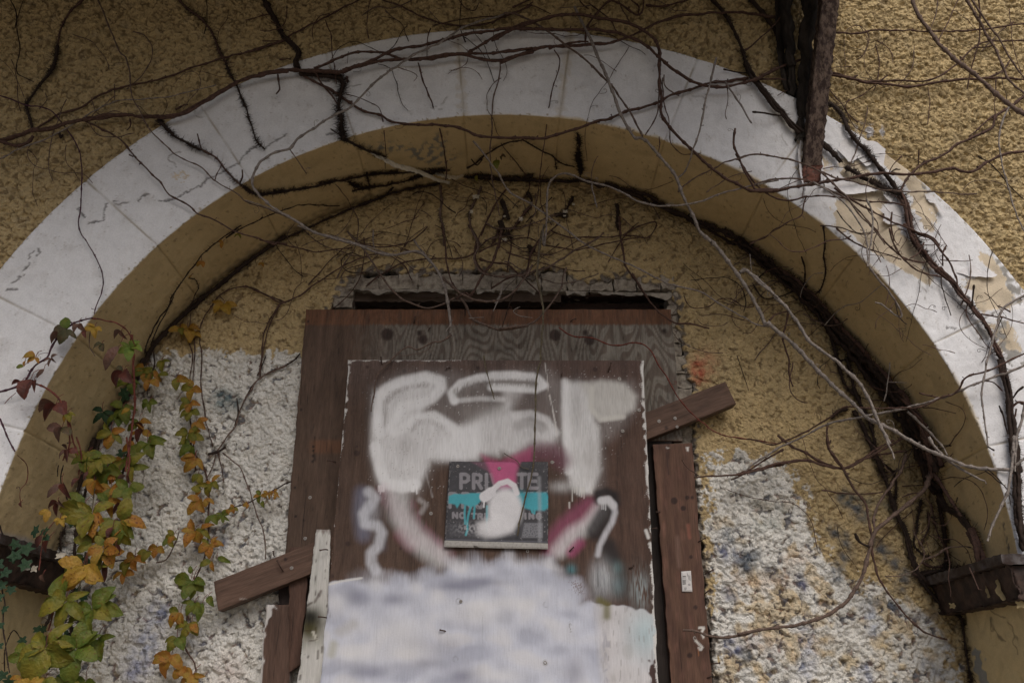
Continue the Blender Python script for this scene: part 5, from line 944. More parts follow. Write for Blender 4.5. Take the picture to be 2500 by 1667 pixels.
vine('dry_twig', 'pale forked cane hanging free in front of the recessed wall at right', 'twig', [
 ('H 20,300 60,290 130,350 220,430 320,530 400,650 470,750 600,840 700,930 780,1010 850,1130 900,1250 975,1395', 8.5, 'lt', dict(y=[.08, .06, .04, .04], w2=8)), ('L 950,0 960,45 985,90 1000,140', 5, 'lt', dict(y=[.04, .03])),
 ('G 1605,290 1640,300 1700,360 1829,460', 6, 'lt', dict(y=[.08, .06])), ('G 1650,185 1650,240 1660,300', 3, 'lt', dict(y=[.1, .08])), ('L 1220,0 1280,80 1350,150 1450,215 1580,280', 7, 'lt', dict(y=[.04, -.02])), ('H 1085,1190 1150,1250 1240,1330 1300,1400 1340,1470', 6.5, 'lt', dict(y=[.14, .05]))])
vine('dry_twig', 'pale hooked cane curling below the crown of the arch', 'twig', [
 ('G 330,0 C 335,1568 350,1450 355,1300 365,1190 400,1130 450,1108 520,1120 620,1160 740,1185 850,1235 950,1290 1080,1315 1200,1310 1330,1285 1450,1240 1600,1200 1829,1150', 5.5, 'lt', dict(y=[.2, .14, .06, .02, -.02, -.05], w2=4)),
 ('C 640,1160 640,1210 660,1260 675,1325', 4.5, 'lt', dict(y=[.1, .1])), ('C 635,1160 640,1090 665,1020 680,998', 2.5, 'md', dict(y=[.1, .05]))])
vine('dry_twig', 'straight pale cane slanting over the recessed wall above the boards', 'twig', [
 ('B 1450,900 1540,1010 1620,1120 1690,1230 1829,1300 C 230,1290 350,1370 430,1430 520,1500 600,1560 G 720,180 850,235 980,300 1120,370 1240,400 1350,435 1500,530 1600,580 1680,630 1770,645', 4.8, 'lt', dict(y=[.0, .12, .16, .18, .18, .16, .11])), ('G 600,125 660,90 710,55', 4, 'md', dict(y=[.17, .15]))])
vine('dry_twig', 'thin twig hanging straight down over the letters to the sign', 'twig', [
 ('B 1625,395 1610,520 1580,620 1570,750 1570,830 1555,970 1565,1100 1590,1230 1620,1380', 3.6, 'md', dict(y=[-.05, -.03, .1, .2])), ('G 400,-30 340,0 310,120 300,220 290,330 315,450 330,560 320,700 310,850 290,950 280,1100 275,1340 K 272,100 265,200 230,330 200,440 165,625', 5.5, 'gn', dict(y=[.2, .17, .17, .16, .17, .185], w2=4, tend=0)), ('F 1520,830 1530,900 1550,980 1585,1110', 3.5, 'gn', dict(y=[.17, .19])), ('G 390,1345', 1, 'gn') if False else ('K 80,100 110,120 160,150 190,190 240,205', 2, 'gn', dict(y=[.19, .19]))])
vine('dry_twig', 'fine dangling runners crossing the underside near the crown', 'twig', [
 ('B 1100,400 1130,520 1190,660 1230,800 1265,950 1280,1080 1275,1150', 4.2, 'br', dict(y=[-.045, -.04, .05, .2])), ('C 400,320 435,390 410,500 370,650 345,860 315,1050 300,1200 280,1330', 3.2, 'br', dict(y=[-.05, -.04, .08, .22])), ('B 510,130 545,230 550,350 570,440 580,540', 3, 'br', dict(off=.012)), ('B 870,740 885,830 890,950 890,1080', 2.6, 'br', dict(y=[-.03, .0, .15])), ('B 640,600 760,640 840,680 870,735', 2.6, 'br', dict(off=.01)), ('C 1070,870 1070,940 1050,1000', 2.5, 'br', dict(y=[-.03, 0]))])
vine('budding_twig', 'nubby creeper forking on the underside right of the crown', 'twig', [
 ('B 1410,1080 1470,1040 1540,980 1640,925 1760,895 C 200,895 260,930 330,970 390,1000 450,1045 530,1065', 4.5, 'dk', dict(hair=.35, hl=.007)), ('C 400,1010 415,1080', 3, 'dk', dict(hair=.2)), ('C 550,860 560,920 555,1000 570,1080 565,1130', 6, 'dk', dict(hair=4.5, hl=.012))])
vine('hairy_creeper', 'thick bristly creeper coming down the wall to the foot of the rusty strut', 'creeper', [
 ('C 1400,-10 1480,80 1540,180 1590,290 1620,400', 9, 'dk', dict(hair=1.8)), ('C 1620,400 1660,480 1730,570 1829,700 D 280,710 340,790 410,850', 15, 'dk', dict(hair=2.6)), ('D 80,-10 160,80 230,180 290,280', 11, 'dk', H2), ('D 100,715 160,722 280,738', 5, 'dk', dict(y=[-.07, -.04])), ('D 50,325 150,240 240,150 310,60', 4, 'br', dict(y=[-.03, -.05])), ('D 130,505 200,505 310,508', 5, 'br', dict(y=[-.03, -.05])), ('C 1480,440 1560,460 1650,462', 4, 'dk')])
vine('hairy_creeper', 'thick bristly creeper running down the right side of the band over the peeling paint', 'creeper', [
 ('D 575,655 650,710 700,810 750,890 820,960 880,1040 930,1100 980,1160 1040,1240', 9, 'dk', dict(hair=2.2, hl=.014, w2=11)), ('D 1040,1240 1080,1330 1100,1450 1150,1568 H 1130,100 1200,190 1280,280', 17, 'br', dict(hair=3.2, hl=.018, w2=17)),
 ('H 1280,280 1370,370 1430,450 1500,530 1570,620 1630,740 1680,850', 15, 'br', dict(hair=2.2, hl=.013, w2=14)), ('H 1680,850 1700,960 1730,1080 1740,1200 1760,1350 1770,1480 1790,1568', 17, 'dk', dict(hair=3.5, hl=.011, w2=20)), ('L 1755,0 1780,200 1790,400 1800,560 1840,720', 21, 'dk', dict(hair=4.5, hl=.012, w2=24)),
 ('D 690,1065 770,1110 860,1160 950,1210 1030,1240', 10, 'dk', dict(hair=3.5, hl=.018)), ('D 540,905 600,970 660,1035', 12, 'dk', dict(hair=1.5)), ('H 1060,-10 1150,50 1240,90 1290,150 1350,230 1390,320 1415,420', 6, 'br', dict(y=[-.04, -.07, -.05])), ('H 1330,125 1315,190 1310,260', 4, 'br', dict(y=[-.06, -.05])),
 ('H 1510,380 1505,440 1500,520', 5, 'dk', dict(y=[-.07, -.05])), ('H 1555,565 1650,580 1740,600 1829,625', 4, 'br', dict(y=[-.05, -.06])), ('H 1670,1150 1700,1230 1730,1330', 5, 'dk', dict(y=[-.06, -.04])), ('H 1829,1030 1790,1060 1750,1110', 6, 'dk', dict(y=[-.06, -.04])), ('H 1829,1140 1790,1130 1750,1170', 7, 'br', dict(y=[-.06, -.04])), ('H 1580,990 1640,1010 1690,1055', 4, 'br', dict(y=[-.07, -.04])), ('H 1780,1170 1770,1220', 5, 'br')])
vine('creeper', 'brown stems fanning over the ochre wall to the right of the strut', 'creeper', [
 ('D 630,210 760,215 880,195 1050,195 1230,200 1400,200 1550,190 1700,170 1860,145', 5, 'br', dict(off=.01)), ('D 600,480 720,500 840,530 980,540 1090,555 1250,530 1420,510 1560,500 1700,500 1860,512', 7, 'br', dict(off=.012)), ('D 600,465 700,490 800,520 930,520 1060,515 1200,520 1300,480 1400,410 1500,310 1600,265 1860,258', 5, 'br', dict(off=.012)),
 ('D 900,520 930,500 960,480', 5, 'br', dict(off=.014)), ('D 740,500 770,480', 5, 'br', dict(off=.014)), ('D 1730,170 1760,140', 4, 'br'), ('D 1600,500 1680,460 1730,400', 5, 'br'), ('D 1440,390 1420,360', 4, 'br'), ('D 1640,290 1570,300 1500,310', 4, 'br'),
 ('D 1860,590 1750,680 1650,740 1620,820 1500,880 1390,930 1300,1000 1200,1040 1130,1090 1070,1160 1040,1220', 7, 'br', dict(off=.02, hair=.3, w2=6)), ('D 1640,730 1560,800 1480,870', 5, 'br', dict(off=.02)), ('D 1157,960 1160,1060', 3.5, 'br', dict(y=[-.05, -.03])), ('D 980,1100 1010,1080 1040,1080', 4, 'dk')])
vine('dry_twig', 'smooth brown canes crossing the upper right corner in front of the wall', 'twig', [
 ('D 1110,-10 1150,90 1220,190 1290,280 1400,390 1520,480 1640,590 1750,680 1840,735', 8.5, 'md', dict(y=[-.20, -.22, -.25], w2=11)), ('D 1460,-10 1540,130 1600,240 1650,320 1700,440 1740,520 1840,605', 7, 'md', dict(y=[-.2, -.2])), ('D 1490,-10 1570,110 1650,220 1720,330 1780,430 1840,515', 5, 'md', dict(y=[-.22, -.2])), ('D 1540,-10 1550,120 1540,260 1500,410 1480,500 1470,570', 4, 'br', dict(y=[-.18, -.1])),
 ('D 1280,270 1320,190 1360,100 1410,0', 3, 'br', dict(y=[-.2, -.15])), ('D 1275,-10 1270,80 1240,170', 3, 'md', dict(y=[-.05, -.04])), ('D 1740,390 1710,440 1690,470', 4, 'br', dict(y=[-.18, -.18]))])
vine('dry_twig', 'thin pale cane falling beside the right edge of the picture', 'twig', [
 ('D 1740,670 1690,780 1670,920 1700,1100 1740,1230 1780,1360 1840,1500', 4.5, 'lt', dict(y=[-.1, -.08])), ('D 1440,1200 1500,1160 1600,1150 1680,1170 1730,1200', 2, 'md', dict(y=[-.04, -.08]))])
vine('dry_twig', 'grey and brown canes crossing low over the foot of the strut', 'twig', [
 ('D -10,1020 120,985 260,1005 380,1030 500,1080 620,1130 780,1170 900,1205 1050,1220 1250,1225 1530,1240', 4.6, 'md', dict(y=[-.08, -.09, -.1])), ('D -10,985 60,1100 130,1190 220,1250 320,1280 440,1255 560,1250 700,1265 850,1285 960,1290 1070,1315', 5, 'br', dict(y=[-.06, -.05, -.07])),
 ('D 100,1185 220,1145 380,1140 480,1165 600,1220 700,1270 780,1350 870,1450', 4.5, 'md', dict(y=[-.06, -.08, -.1])), ('D 520,1090 600,1160 700,1260 780,1370 880,1470 940,1560', 4.6, 'md', dict(y=[-.09, -.11])), ('D 480,1160 600,1230 700,1310 780,1420 815,1500 830,1580 H 830,120 830,262', 4.6, 'lt', dict(y=[-.08, -.12, -.12])), ('D 820,1270 855,1340 860,1450 850,1568 H 845,140 835,262', 5, 'lt', dict(y=[-.12, -.12])),
 ('D 620,1200 760,1290 900,1370 1020,1430 1150,1480 1250,1520 1290,1568', 5.5, 'br', dict(y=[-.08, -.08, -.05])), ('C 1550,820 1545,930 1580,1010 1620,1100 1680,1210', 6, 'br', dict(y=[-.09, -.06])), ('C 1190,1225 1270,1150 1370,1100 1480,1040 1600,1000 1700,985 1829,1005', 4, 'md', dict(y=[.02, -.04, -.07])),
 ('C 1370,1230 1440,1180 1500,1140 1600,1100 1660,1090', 2.5, 'md', dict(y=[-.03, -.06])), ('D 440,1250 420,1320 400,1380 300,1430 200,1500 80,1560', 3.6, 'br', dict(y=[-.06, -.02, .05])), ('D 530,1440 640,1450 720,1475 800,1495 900,1480', 3.5, 'br', dict(y=[-.03, -.05])), ('D 985,1355 980,1430 1000,1540', 4.5, 'br', dict(y=[-.07, -.06])),
 ('H 860,0 920,80 1000,160 1090,220 1200,235', 5.5, 'br', dict(y=[-.07, -.05])), ('H 970,20 1000,120 1050,200 1160,290 1300,330', 5, 'br', dict(y=[-.08, -.05])), ('H 630,20 720,90 820,145 950,185 1050,215', 4.5, 'br', dict(y=[-.03, -.06])), ('H 1190,110 1160,180 1100,215', 4, 'br', dict(y=[-.05, -.06])),
 ('H 838,268 900,340 980,440 1040,540 1045,585 1000,570 930,510 880,490', 5.5, 'lt', dict(y=[-.12, -.06, -.02], w2=4)), ('D 430,1160 415,1250 440,1290', 2, 'md', dict(off=.006)), ('D 850,1130 820,1210 830,1290', 2.5, 'md', dict(y=[-.1, -.1]))])
vine('budding_twig', 'nubby twigs clinging to the upper right underside', 'twig', [
 ('H 545,0 560,100 550,200 565,300 540,390 500,440', 4.5, 'dk', dict(hair=.4, hl=.007)), ('H 410,200 430,300 425,420', 4.5, 'dk', dict(hair=.2, hl=.005)), ('H 80,110 180,80 230,30 300,0', 3, 'br', dict(off=.02)), ('H 550,300 480,320 420,400 400,460', 2, 'lt', dict(y=[.1, .18])), ('H 560,640 630,560 700,510 790,490 860,430 920,380', 2.4, 'lt', dict(y=[.18, .08, -.02])), ('H 940,1120 960,1000 975,870', 3, 'lt', dict(y=[.14, .1])), ('H 960,1000 1080,1005', 2.4, 'lt', dict(y=[.12, .08])), ('H 1180,1160 1290,1175 1395,1200', 2.6, 'br', dict(off=.01))])
vine('dry_twig', 'paired canes reaching from the right edge over the lower right of the recessed wall', 'twig', [
 ('H 1860,805 1700,880 1580,935 1470,965 1400,1060 1300,1100 1160,1160 1000,1165 840,1165 700,1160 600,1220 450,1310 340,1360 230,1395 100,1370 -20,1350', 5, 'br', dict(y=[-.1, -.08, .0, .1, .2, .27])), ('H 1860,880 1700,945 1560,995 1450,1040 1330,1090 1200,1130 1050,1170 900,1200 750,1230 600,1260 450,1330 350,1380 250,1430 100,1520 L 60,210 0,245', 6, 'lt', dict(y=[-.1, -.06, .02, .1, .2, .25])),
 ('H 1860,430 1700,530 1640,700 1590,880 1560,1080 1580,1250 1600,1410', 5.5, 'lt', dict(y=[-.12, -.1, -.08])), ('H 1600,1410 1640,1440', 4.5, 'dk', dict(y=[-.08, -.08])), ('L 1770,-10 1755,150 1730,320 1680,450 1630,560 1595,660', 8, 'lt', dict(y=[-.14, -.14, -.12])), ('L 1740,205 1790,170 1840,130', 8, 'lt', dict(y=[-.12, -.14])), ('H 1850,1100 1810,1250 1780,1380 1770,1568', 7, 'lt', dict(y=[-.15, -.14])), ('H 1740,550 1700,530 1660,515', 4, 'br', dict(y=[-.12, -.1])),
 ('L 1600,200 1670,270 1750,370', 3, 'dk', dict(y=[-.1, -.04])), ('N 930,650 1000,710 1065,768 1090,870', 3, 'dk', dict(y=[-.04, -.04])), ('H 1160,1065 1250,1090 1300,1100', 4, 'br', dict(y=[.0, .02]))])
vine('creeper', 'looping brown stems over the lower right of the recessed wall, ending at the post', 'creeper', [
 ('L 1240,200 1200,320 1100,420 980,510 890,590 850,680 830,790 780,920 720,1020 640,1090 540,1150 380,1195 200,1220 0,1255 K 1650,1250 1500,1275 1400,1270 1300,1240 1220,1230', 10, 'md', dict(y=[.2, .17, .17, .19, .2, .21], w2=6)), ('L 570,-10 590,80 670,190 740,320 820,430 840,550 860,640', 7, 'br', dict(y=[.22, .2, .18])), ('L 1080,110 1040,220 970,320 900,430 870,520 880,590', 8, 'md', dict(y=[.22, .18])),
 ('L 860,640 870,780 920,930 990,1030 1080,1140 1190,1240 1340,1290', 5.5, 'br', dict(y=[.18, .2, .22])), ('L 750,615 790,670 850,700', 7, 'dk', dict(y=[.15, .17])), ('L 0,240 150,200 320,160 450,150 560,180 700,195 830,130 1000,40 1060,0', 8, 'br', dict(y=[.24, .22, .2])), ('H 260,1340 330,1400 450,1460 560,1520 680,1550 780,1500 900,1420 1000,1370', 7, 'br', dict(y=[.27, .24, .22, .2])),
 ('K 1860,175 1700,210 1550,240 1400,250 1295,258', 5, 'br', dict(y=[.24, .2])), ('K 1860,75 1700,170 1600,240 1530,272', 5, 'br', dict(y=[.24, .23])), ('K 1215,145 1260,200 1320,245', 3, 'br', dict(y=[.22, .2])), ('L 540,335 650,355 800,360 930,350', 4, 'br', dict(y=[.24, .24])), ('L 1190,780 1260,760 1340,710 1420,695 1490,705', 4.5, 'md', dict(y=[.2, .15])), ('L 1050,380 1120,360 1180,355', 3.5, 'br', dict(y=[.24, .22])), ('L 1080,90 900,110 780,150 700,190', 5, 'br', dict(y=[.22, .22]))])
mass = []
base = 'H 0,90 150,200 300,330 450,450 550,560 650,680 750,800 850,920 950,1020 1050,1150 1130,1280 1200,1420 1250,1568'
for k_ in range(6):
    p_ = T(base); off_ = (k_-2.5)*np.linspace(3.0, 10, len(p_)); q_ = np.column_stack([p_[:, 0]-off_*.8, p_[:, 1]+off_*.55+3]); 
    mass.append(('Z '+' '.join('%.1f,%.1f' % tuple(v) for v in q_), 7, 'dk' if k_ % 3 else 'br', dict(hair=.8, hl=.014, w2=15, off=.004+.007*(k_ % 3), wob=3)))
mass += [('H 1060,1100 1100,1150 1150,1210 1180,1290 1220,1400', 14, 'br', dict(hair=1., off=.02, w2=18)), ('C -100,1120 0,1135 300,1150 560,1150', 9, 'dk', dict(hair=2.2, hl=.012, wob=2)), ('C 560,1150 850,1210 1000,1250 1150,1330 1300,1410 1500,1480 1660,1568', 12, 'dk', dict(hair=2.4, hl=.012, wob=3)), ('C 850,1225 1000,1280 1150,1350 1350,1450 1560,1568', 9, 'dk', dict(hair=1.6, off=.01, wob=3)),
 ('L 1130,0 1180,120 1220,260 1280,350', 26, 'dk', dict(hair=2.6, hl=.015, w2=24)), ('L 1200,0 1230,150 1250,260', 14, 'br', dict(hair=1, off=.022)), ('L 1280,350 1330,450 1420,500 1490,590', 14, 'dk', dict(hair=3, hl=.012, w2=20)), ('L 1490,590 1530,700 1545,800 1520,870', 26, 'br', dict(hair=4, hl=.014, w2=30)), ('L 1250,230 1310,320 1380,430 1430,510', 9, 'br', dict(hair=.5, off=.02)),
 ('L 1280,380 1310,550 1330,700 1330,830 1250,860 1150,880', 10, 'dk', dict(hair=2.6)), ('L 1170,400 1150,560 1130,690 1240,790', 6, 'dk', dict(hair=1)), ('L 1220,480 1220,580 1160,700', 5, 'br', dict(hair=.6)), ('L 1180,800 1250,830 1330,820', 7, 'br', dict(hair=1)), ('L 1240,420 1260,560 1320,700 1360,800', 4, 'br', dict(hair=.4, off=.015)), ('L 1120,870 1200,900 1300,870 1450,850', 8, 'br', dict(hair=2, hl=.02)),
 ('L 1480,830 1510,900 1540,970', 4, 'br', dict(y=[.0, -.02])), ('L 1150,880 1200,950 1260,1020 1330,1090 1430,1150', 9, 'dk', dict(hair=1.6)), ('L 1430,1150 1445,1250 1465,1400 1490,1568', 5, 'dk', dict(hair=1.4))]
vine('hairy_creeper', 'dense mass of dark bristly trunks along the right rear underside, down to the ledge', 'creeper', mass)
vine('hairy_creeper', 'dark bristly creepers on the recessed wall just left of the dense mass', 'creeper', [
 ('H 560,640 610,750 640,870 680,1000 740,1080', 8, 'dk', dict(hair=2.2)), ('H 740,1180 800,1270 830,1350 880,1450 920,1568', 11, 'dk', dict(hair=2.2)), ('H 700,850 730,960 760,1080 840,1240 870,1350 890,1450', 9, 'dk', dict(hair=2.2)), ('L 830,0 880,110 940,250 980,380', 10, 'dk', dict(hair=2.2)), ('L 980,380 1020,500 1080,620 1110,750 1150,860 1210,940', 12, 'dk', dict(hair=2.4)), ('L 860,120 960,190 1010,260 1015,400', 7, 'dk', dict(hair=1.6)), ('H 640,870 700,850 780,820', 5, 'dk', H1),
 ('H 620,700 640,740 700,760 760,800', 6, 'dk', H1), ('H 700,1170 640,1190 600,1230', 8, 'dk', H1), ('H 330,530 310,640 290,740 330,850 330,940 355,1030', 5, 'br', dict(y=[.2, .24])), ('H 200,610 250,570 320,545', 4.5, 'br', dict(y=[.12, .2])), ('H 100,380 160,460 230,465 330,430 420,400', 4, 'dk'), ('H 120,350 180,300 260,280', 4, 'dk'), ('H 580,1260 570,1380 600,1460 650,1530', 5, 'br', dict(y=[.25, .24])), ('L 600,20 580,60', 3, 'br', dict(y=[.25, .25]))])
vine('creeper', 'tangle of brown stems and dead tufts below the crown, over the torn gap', 'creeper', [
 ('M 0,790 50,880 75,980 30,1080 60,1180 100,1240 250,1280 400,1285 560,1265 700,1225 830,1180 1000,1080 1100,1010 1220,950 1320,890 1410,825', 5.5, 'md', dict(y=[.26, .24, .22, .2])), ('M 330,790 300,900 270,1020 230,1130 150,1240 0,1480 F 1400,430 1340,470', 7, 'br', dict(y=[.27, .25, .23])), ('M 570,1280 600,1200 640,1050 720,900 800,840 870,780 950,700', 6, 'br', dict(off=.012)), ('M 1090,440 1020,560 980,660', 6, 'dk', dict(hair=2)),
 ('M 780,740 730,880 715,1050 705,1280 740,1500 760,1600', 5, 'md', dict(y=[.22, .2])), ('M 850,800 960,840 1080,870 1250,865 1450,865 1600,850 1750,850 1850,870 1930,820 1980,740', 4, 'br'), ('M 760,950 900,970 1100,1000 1240,980 1400,945 1560,910 1700,880 1830,860', 4, 'br', dict(off=.012)), ('M 1620,840 1760,760 1960,705 G 1040,20', 4, 'br'), ('M 1580,650 1580,800 1600,920 1620,1050 1650,1180 1740,1310 1830,1440 1900,1568 G 900,310 960,410 1030,510 1100,580 1180,620 1280,630 1390,655', 5.5, 'br', dict(y=[.28, .27, .25, .24, .24])),
 ('M 1550,510 1560,600 1555,720 1570,790', 9, 'dk', dict(hair=1.8)), ('M 150,710 250,770 400,780 520,770 640,730 800,660 930,630', 4, 'md', dict(off=.015)), ('M 370,360 280,480 210,600 160,700 100,850 50,1000', 4, 'br', dict(off=.012)), ('M 80,1030 200,970 300,930 450,890 600,870 720,920', 4, 'br', dict(off=.01)), ('M 90,1100 230,1140 380,1160 480,1240 580,1320 700,1440 750,1520', 5, 'br', dict(off=.014)), ('M 330,470 360,560 400,680', 14, 'dk', dict(hair=1.2, w2=8)), ('M 640,530 560,620 500,700 430,800', 8, 'br', dict(hair=1)),
 ('M 600,400 640,450 640,500', 8, 'dk', dict(hair=2)), ('M 310,700 340,760 330,820', 14, 'dk', dict(hair=2)), ('M 900,640 980,620 1020,640', 8, 'dk', dict(hair=3)), ('M 620,960 650,1000 640,1040', 14, 'dk', dict(hair=3.5, hl=.014)), ('M 330,850 400,830 430,880', 7, 'dk', dict(hair=2.5)), ('M 0,40 60,100 M 120,40', 4, 'dk'), ('M 400,790 430,960 400,1100 385,1230', 4, 'br'), ('M 600,880 620,760 650,680', 3.5, 'br'), ('M 690,400 690,500 680,620 650,660', 3, 'md', dict(y=[.22, .22])), ('B 1240,1180 1250,1290 1240,1380 1260,1450 1265,1568', 7, 'md', dict(hair=.6, off=.012)),
 ('B 1500,1190 1480,1250 1430,1350 1430,1430 1480,1530 1500,1568', 6, 'md', dict(hair=.5)), ('F 1420,0 1470,80 1460,180 1500,280 1570,320 1650,325 1829,300', 5, 'br', dict(off=.01)), ('B 1829,1120 1700,1150 1560,1140 1400,1130', 8, 'dk', dict(hair=2.4)), ('B 1600,1290 1540,1400 1500,1500', 4, 'br'), ('B 1530,1430 1600,1460 1700,1455 1829,1430', 4, 'br'), ('C 0,1568 60,1430 90,1350', 5, 'br', dict(hair=.8))])
vine('creeper', 'curved brown runners drooping in front of the torn gap above the boards', 'creeper', [
 ('F 650,40 720,120 790,210 850,300 920,400 1020,480 1150,525 1250,505 1330,465', 5.6, 'md', dict(y=[.24, .2, .2, .22])), ('F 1240,320 1330,400 1430,465 1520,485 1620,475 1700,430 1770,350 1829,250', 6, 'md', dict(y=[.22, .2, .2])), ('F 1340,440 1400,510 1450,600 1540,640 1610,665 1700,660 1800,640 G 50,660 150,655 260,620 330,560 400,470 445,400 455,320 480,270', 6, 'md', dict(y=[.24, .21, .2, .22, .25])), ('F 1250,0 1270,120 1280,230 1310,350 1360,430', 5, 'br', dict(y=[.27, .24])), ('G 70,380 60,430 40,480 10,550', 3.5, 'lt', dict(y=[.2, .2])),
 ('F 1640,380 1620,440 1590,500', 3, 'lt', dict(y=[.22, .2])), ('F 1750,520 1710,545 1760,580 1829,590', 2.2, 'lt', dict(y=[.2, .2])), ('F 1420,590 1520,588', 2, 'lt', dict(y=[.22, .22])), ('G 0,400 100,340 200,310', 5, 'br', dict(y=[.25, .25]))])
vine('creeper', 'thin dark runners spreading over the ochre wall left of the boards', 'creeper', [
 ('F -10,385 120,440 220,490 330,455 450,370 600,270 760,200 900,190 1000,250 1060,350', 4, 'br'), ('F 90,970 100,850 115,700 150,610 220,500', 4, 'br'), ('F 400,380 480,290 560,200 640,140 750,100 880,45', 3, 'br'), ('F 760,390 870,310 1000,240 1150,215 1350,210 1450,180 1530,100 1620,60', 4.5, 'br'), ('F 350,820 280,880 150,940 60,1000 0,1100', 4, 'dk'), ('F 700,110 820,135 950,130 1060,100 1160,10', 4, 'br', dict(off=.01)),
 ('E 1829,490 1780,520 1720,640 1690,740 1670,860 1650,960', 3.6, 'br'), ('E 1829,490 1700,450 1600,395 1500,400 1400,450 1330,540 1280,640 1275,740 1290,850 1280,1000 1300,1150 1320,1280 1360,1410', 3.6, 'br'), ('E 1829,895 1740,930 1650,980 1600,1050 1530,1180 1500,1280 1440,1360 1380,1440', 4.4, 'md'), ('E 1500,1280 1520,1180 1510,1100', 4, 'dk'), ('I 1330,110 1390,90 1440,60', 7, 'dk'), ('I 1390,100 1410,180 1430,290', 3.6, 'br'),
 ('I 1420,100 1520,180 1570,280 1610,400 1650,520 1690,640 1695,780', 3.6, 'md', dict(y=[.285, .26, .25])), ('I 1380,110 1350,200 1310,280', 3.2, 'md'), ('E 1210,750 1230,850 1210,980', 3.2, 'br'), ('E 1240,720 1240,850 1230,1000', 3, 'br'), ('E 1640,960 1690,850 1700,830', 3, 'dk')])
vine('dry_twig', 'broken pale twig lying across the top corner of the painted board', 'twig', [('F 1310,700 1240,745 1195,745 1100,790 1030,775 930,860 850,940 820,1060 800,1190', 5, 'md', dict(y=[.2, .2, .19, .19], w2=3)), ('F 1190,750 1150,800 1020,830 940,810', 1.8, 'md', dict(y=[.2, .2]))])
vine('dry_twig', 'thin reddish twig from the swirling plywood across the batten to the wall at right', 'twig', [('G 430,650 500,700 640,720 780,765 920,750 1000,780 1060,880 1140,1010 1200,1110 1280,1200 1400,1300 1500,1345 1650,1365 1829,1395', 3.8, 'rd', dict(y=[.24, .23, .2, .2, .24, .28]))])
def wander(x, y, a, n, st_, cv, r):
    p = []; k = 0.
    for _ in range(n):
        p.append('%.1f,%.1f' % (x, y)); k = .6*k+r.uniform(-cv, cv); a += k; x += st_*math.cos(a); y -= st_*math.sin(a)
    return 'Z '+' '.join(p)
def tangle(label, boxes, cnt, seed, barks=('br', 'br', 'md', 'dk')):
    r = random.Random(seed); L = []
    for i in range(cnt):
        x0, x1, y0, y1, ya, yb = r.choice(boxes); fr = r.random() < .45
        o = dict(tend=1) if not fr else dict(y=[r.uniform(ya, yb), r.uniform(ya, yb)])
        L.append((wander(r.uniform(x0, x1), r.uniform(y0, y1), r.uniform(0, 6.28), r.randint(6, 15), r.uniform(10, 22), r.choice((.15, .25, .45)), r), r.choice((1.6, 2, 2.4, 3)), r.choice(barks), o))
    vine('dry_tangle', label, 'twigs', L)
tangle('tangle of hair-thin dead tendrils on the recessed wall below the crown', [(980, 1650, 470, 660, .22, .28), (1100, 1450, 480, 640, .22, .28), (700, 1000, 560, 690, .24, .28)], 52, 5)
tangle('tangle of hair-thin dead tendrils around the strut foot and peeling paint', [(1850, 2300, 380, 640, -.09, -.04), (2150, 2480, 560, 900, -.09, -.04)], 40, 6)
tangle('tangle of fine dead tendrils in the lower right under the arch', [(1980, 2330, 900, 1380, .12, .26), (2100, 2330, 1050, 1360, .1, .25), (1750, 2000, 620, 900, .2, .28)], 60, 7)
tangle('wisps of thin dead tendrils along the upper edge of the picture above the arch', [(500, 1800, 5, 150, -.03, -.015), (900, 1700, 60, 200, -.05, -.035), (0, 500, 60, 380, -.03, -.015)], 46, 8)
tangle('wisps of thin dead tendrils over the upper right corner wall', [(2050, 2480, 20, 420, -.06, -.02)], 20, 9)
TR_ = thing('vine_trunk', 'two old dark climbing trunks rising behind the rusty strut', 'vine trunk', tuple(W3(1950, 300, -.02)))
for t_, w_, ys in (('D 350,620 345,500 335,350 320,180 305,60 300,-60 300,-200', 30, [-.02, -.05, -.06]), ('D 415,760 410,620 430,500 450,380 440,250 460,100 465,-60 465,-200', 38, [-.02, -.05, -.08]), ('D 400,760 405,850 420,900', 20, [-.03, -.035]), ('D 330,600 300,450 280,300 275,150 270,-60', 16, [-.015, -.02, -.03])):
    P3, s = stem_points(t_, ys, wob=2.5, seed=int(w_)); n = len(P3); dep = (P3[:, 1]+DIST)*cp+(P3[:, 2]-CZ)*sp; r_ = RS
    rad = np.linspace(w_*.55, w_*1.25, n)/2*dep/FL*(1+.1*np.interp(np.arange(n), np.arange(0, n+4, 4), RS.randn(len(np.arange(0, n+4, 4)))))
    V, Fc = tube(P3, rad, 16); V += np.repeat(RS.randn(1, 16, 1)*.003, n, 0).reshape(-1, 1)*np.array([1, 1, 0])+RS.randn(*V.shape)*.0009
    link('trunk', mesh('trunk', V, Fc), M_TRUNK, TR_)
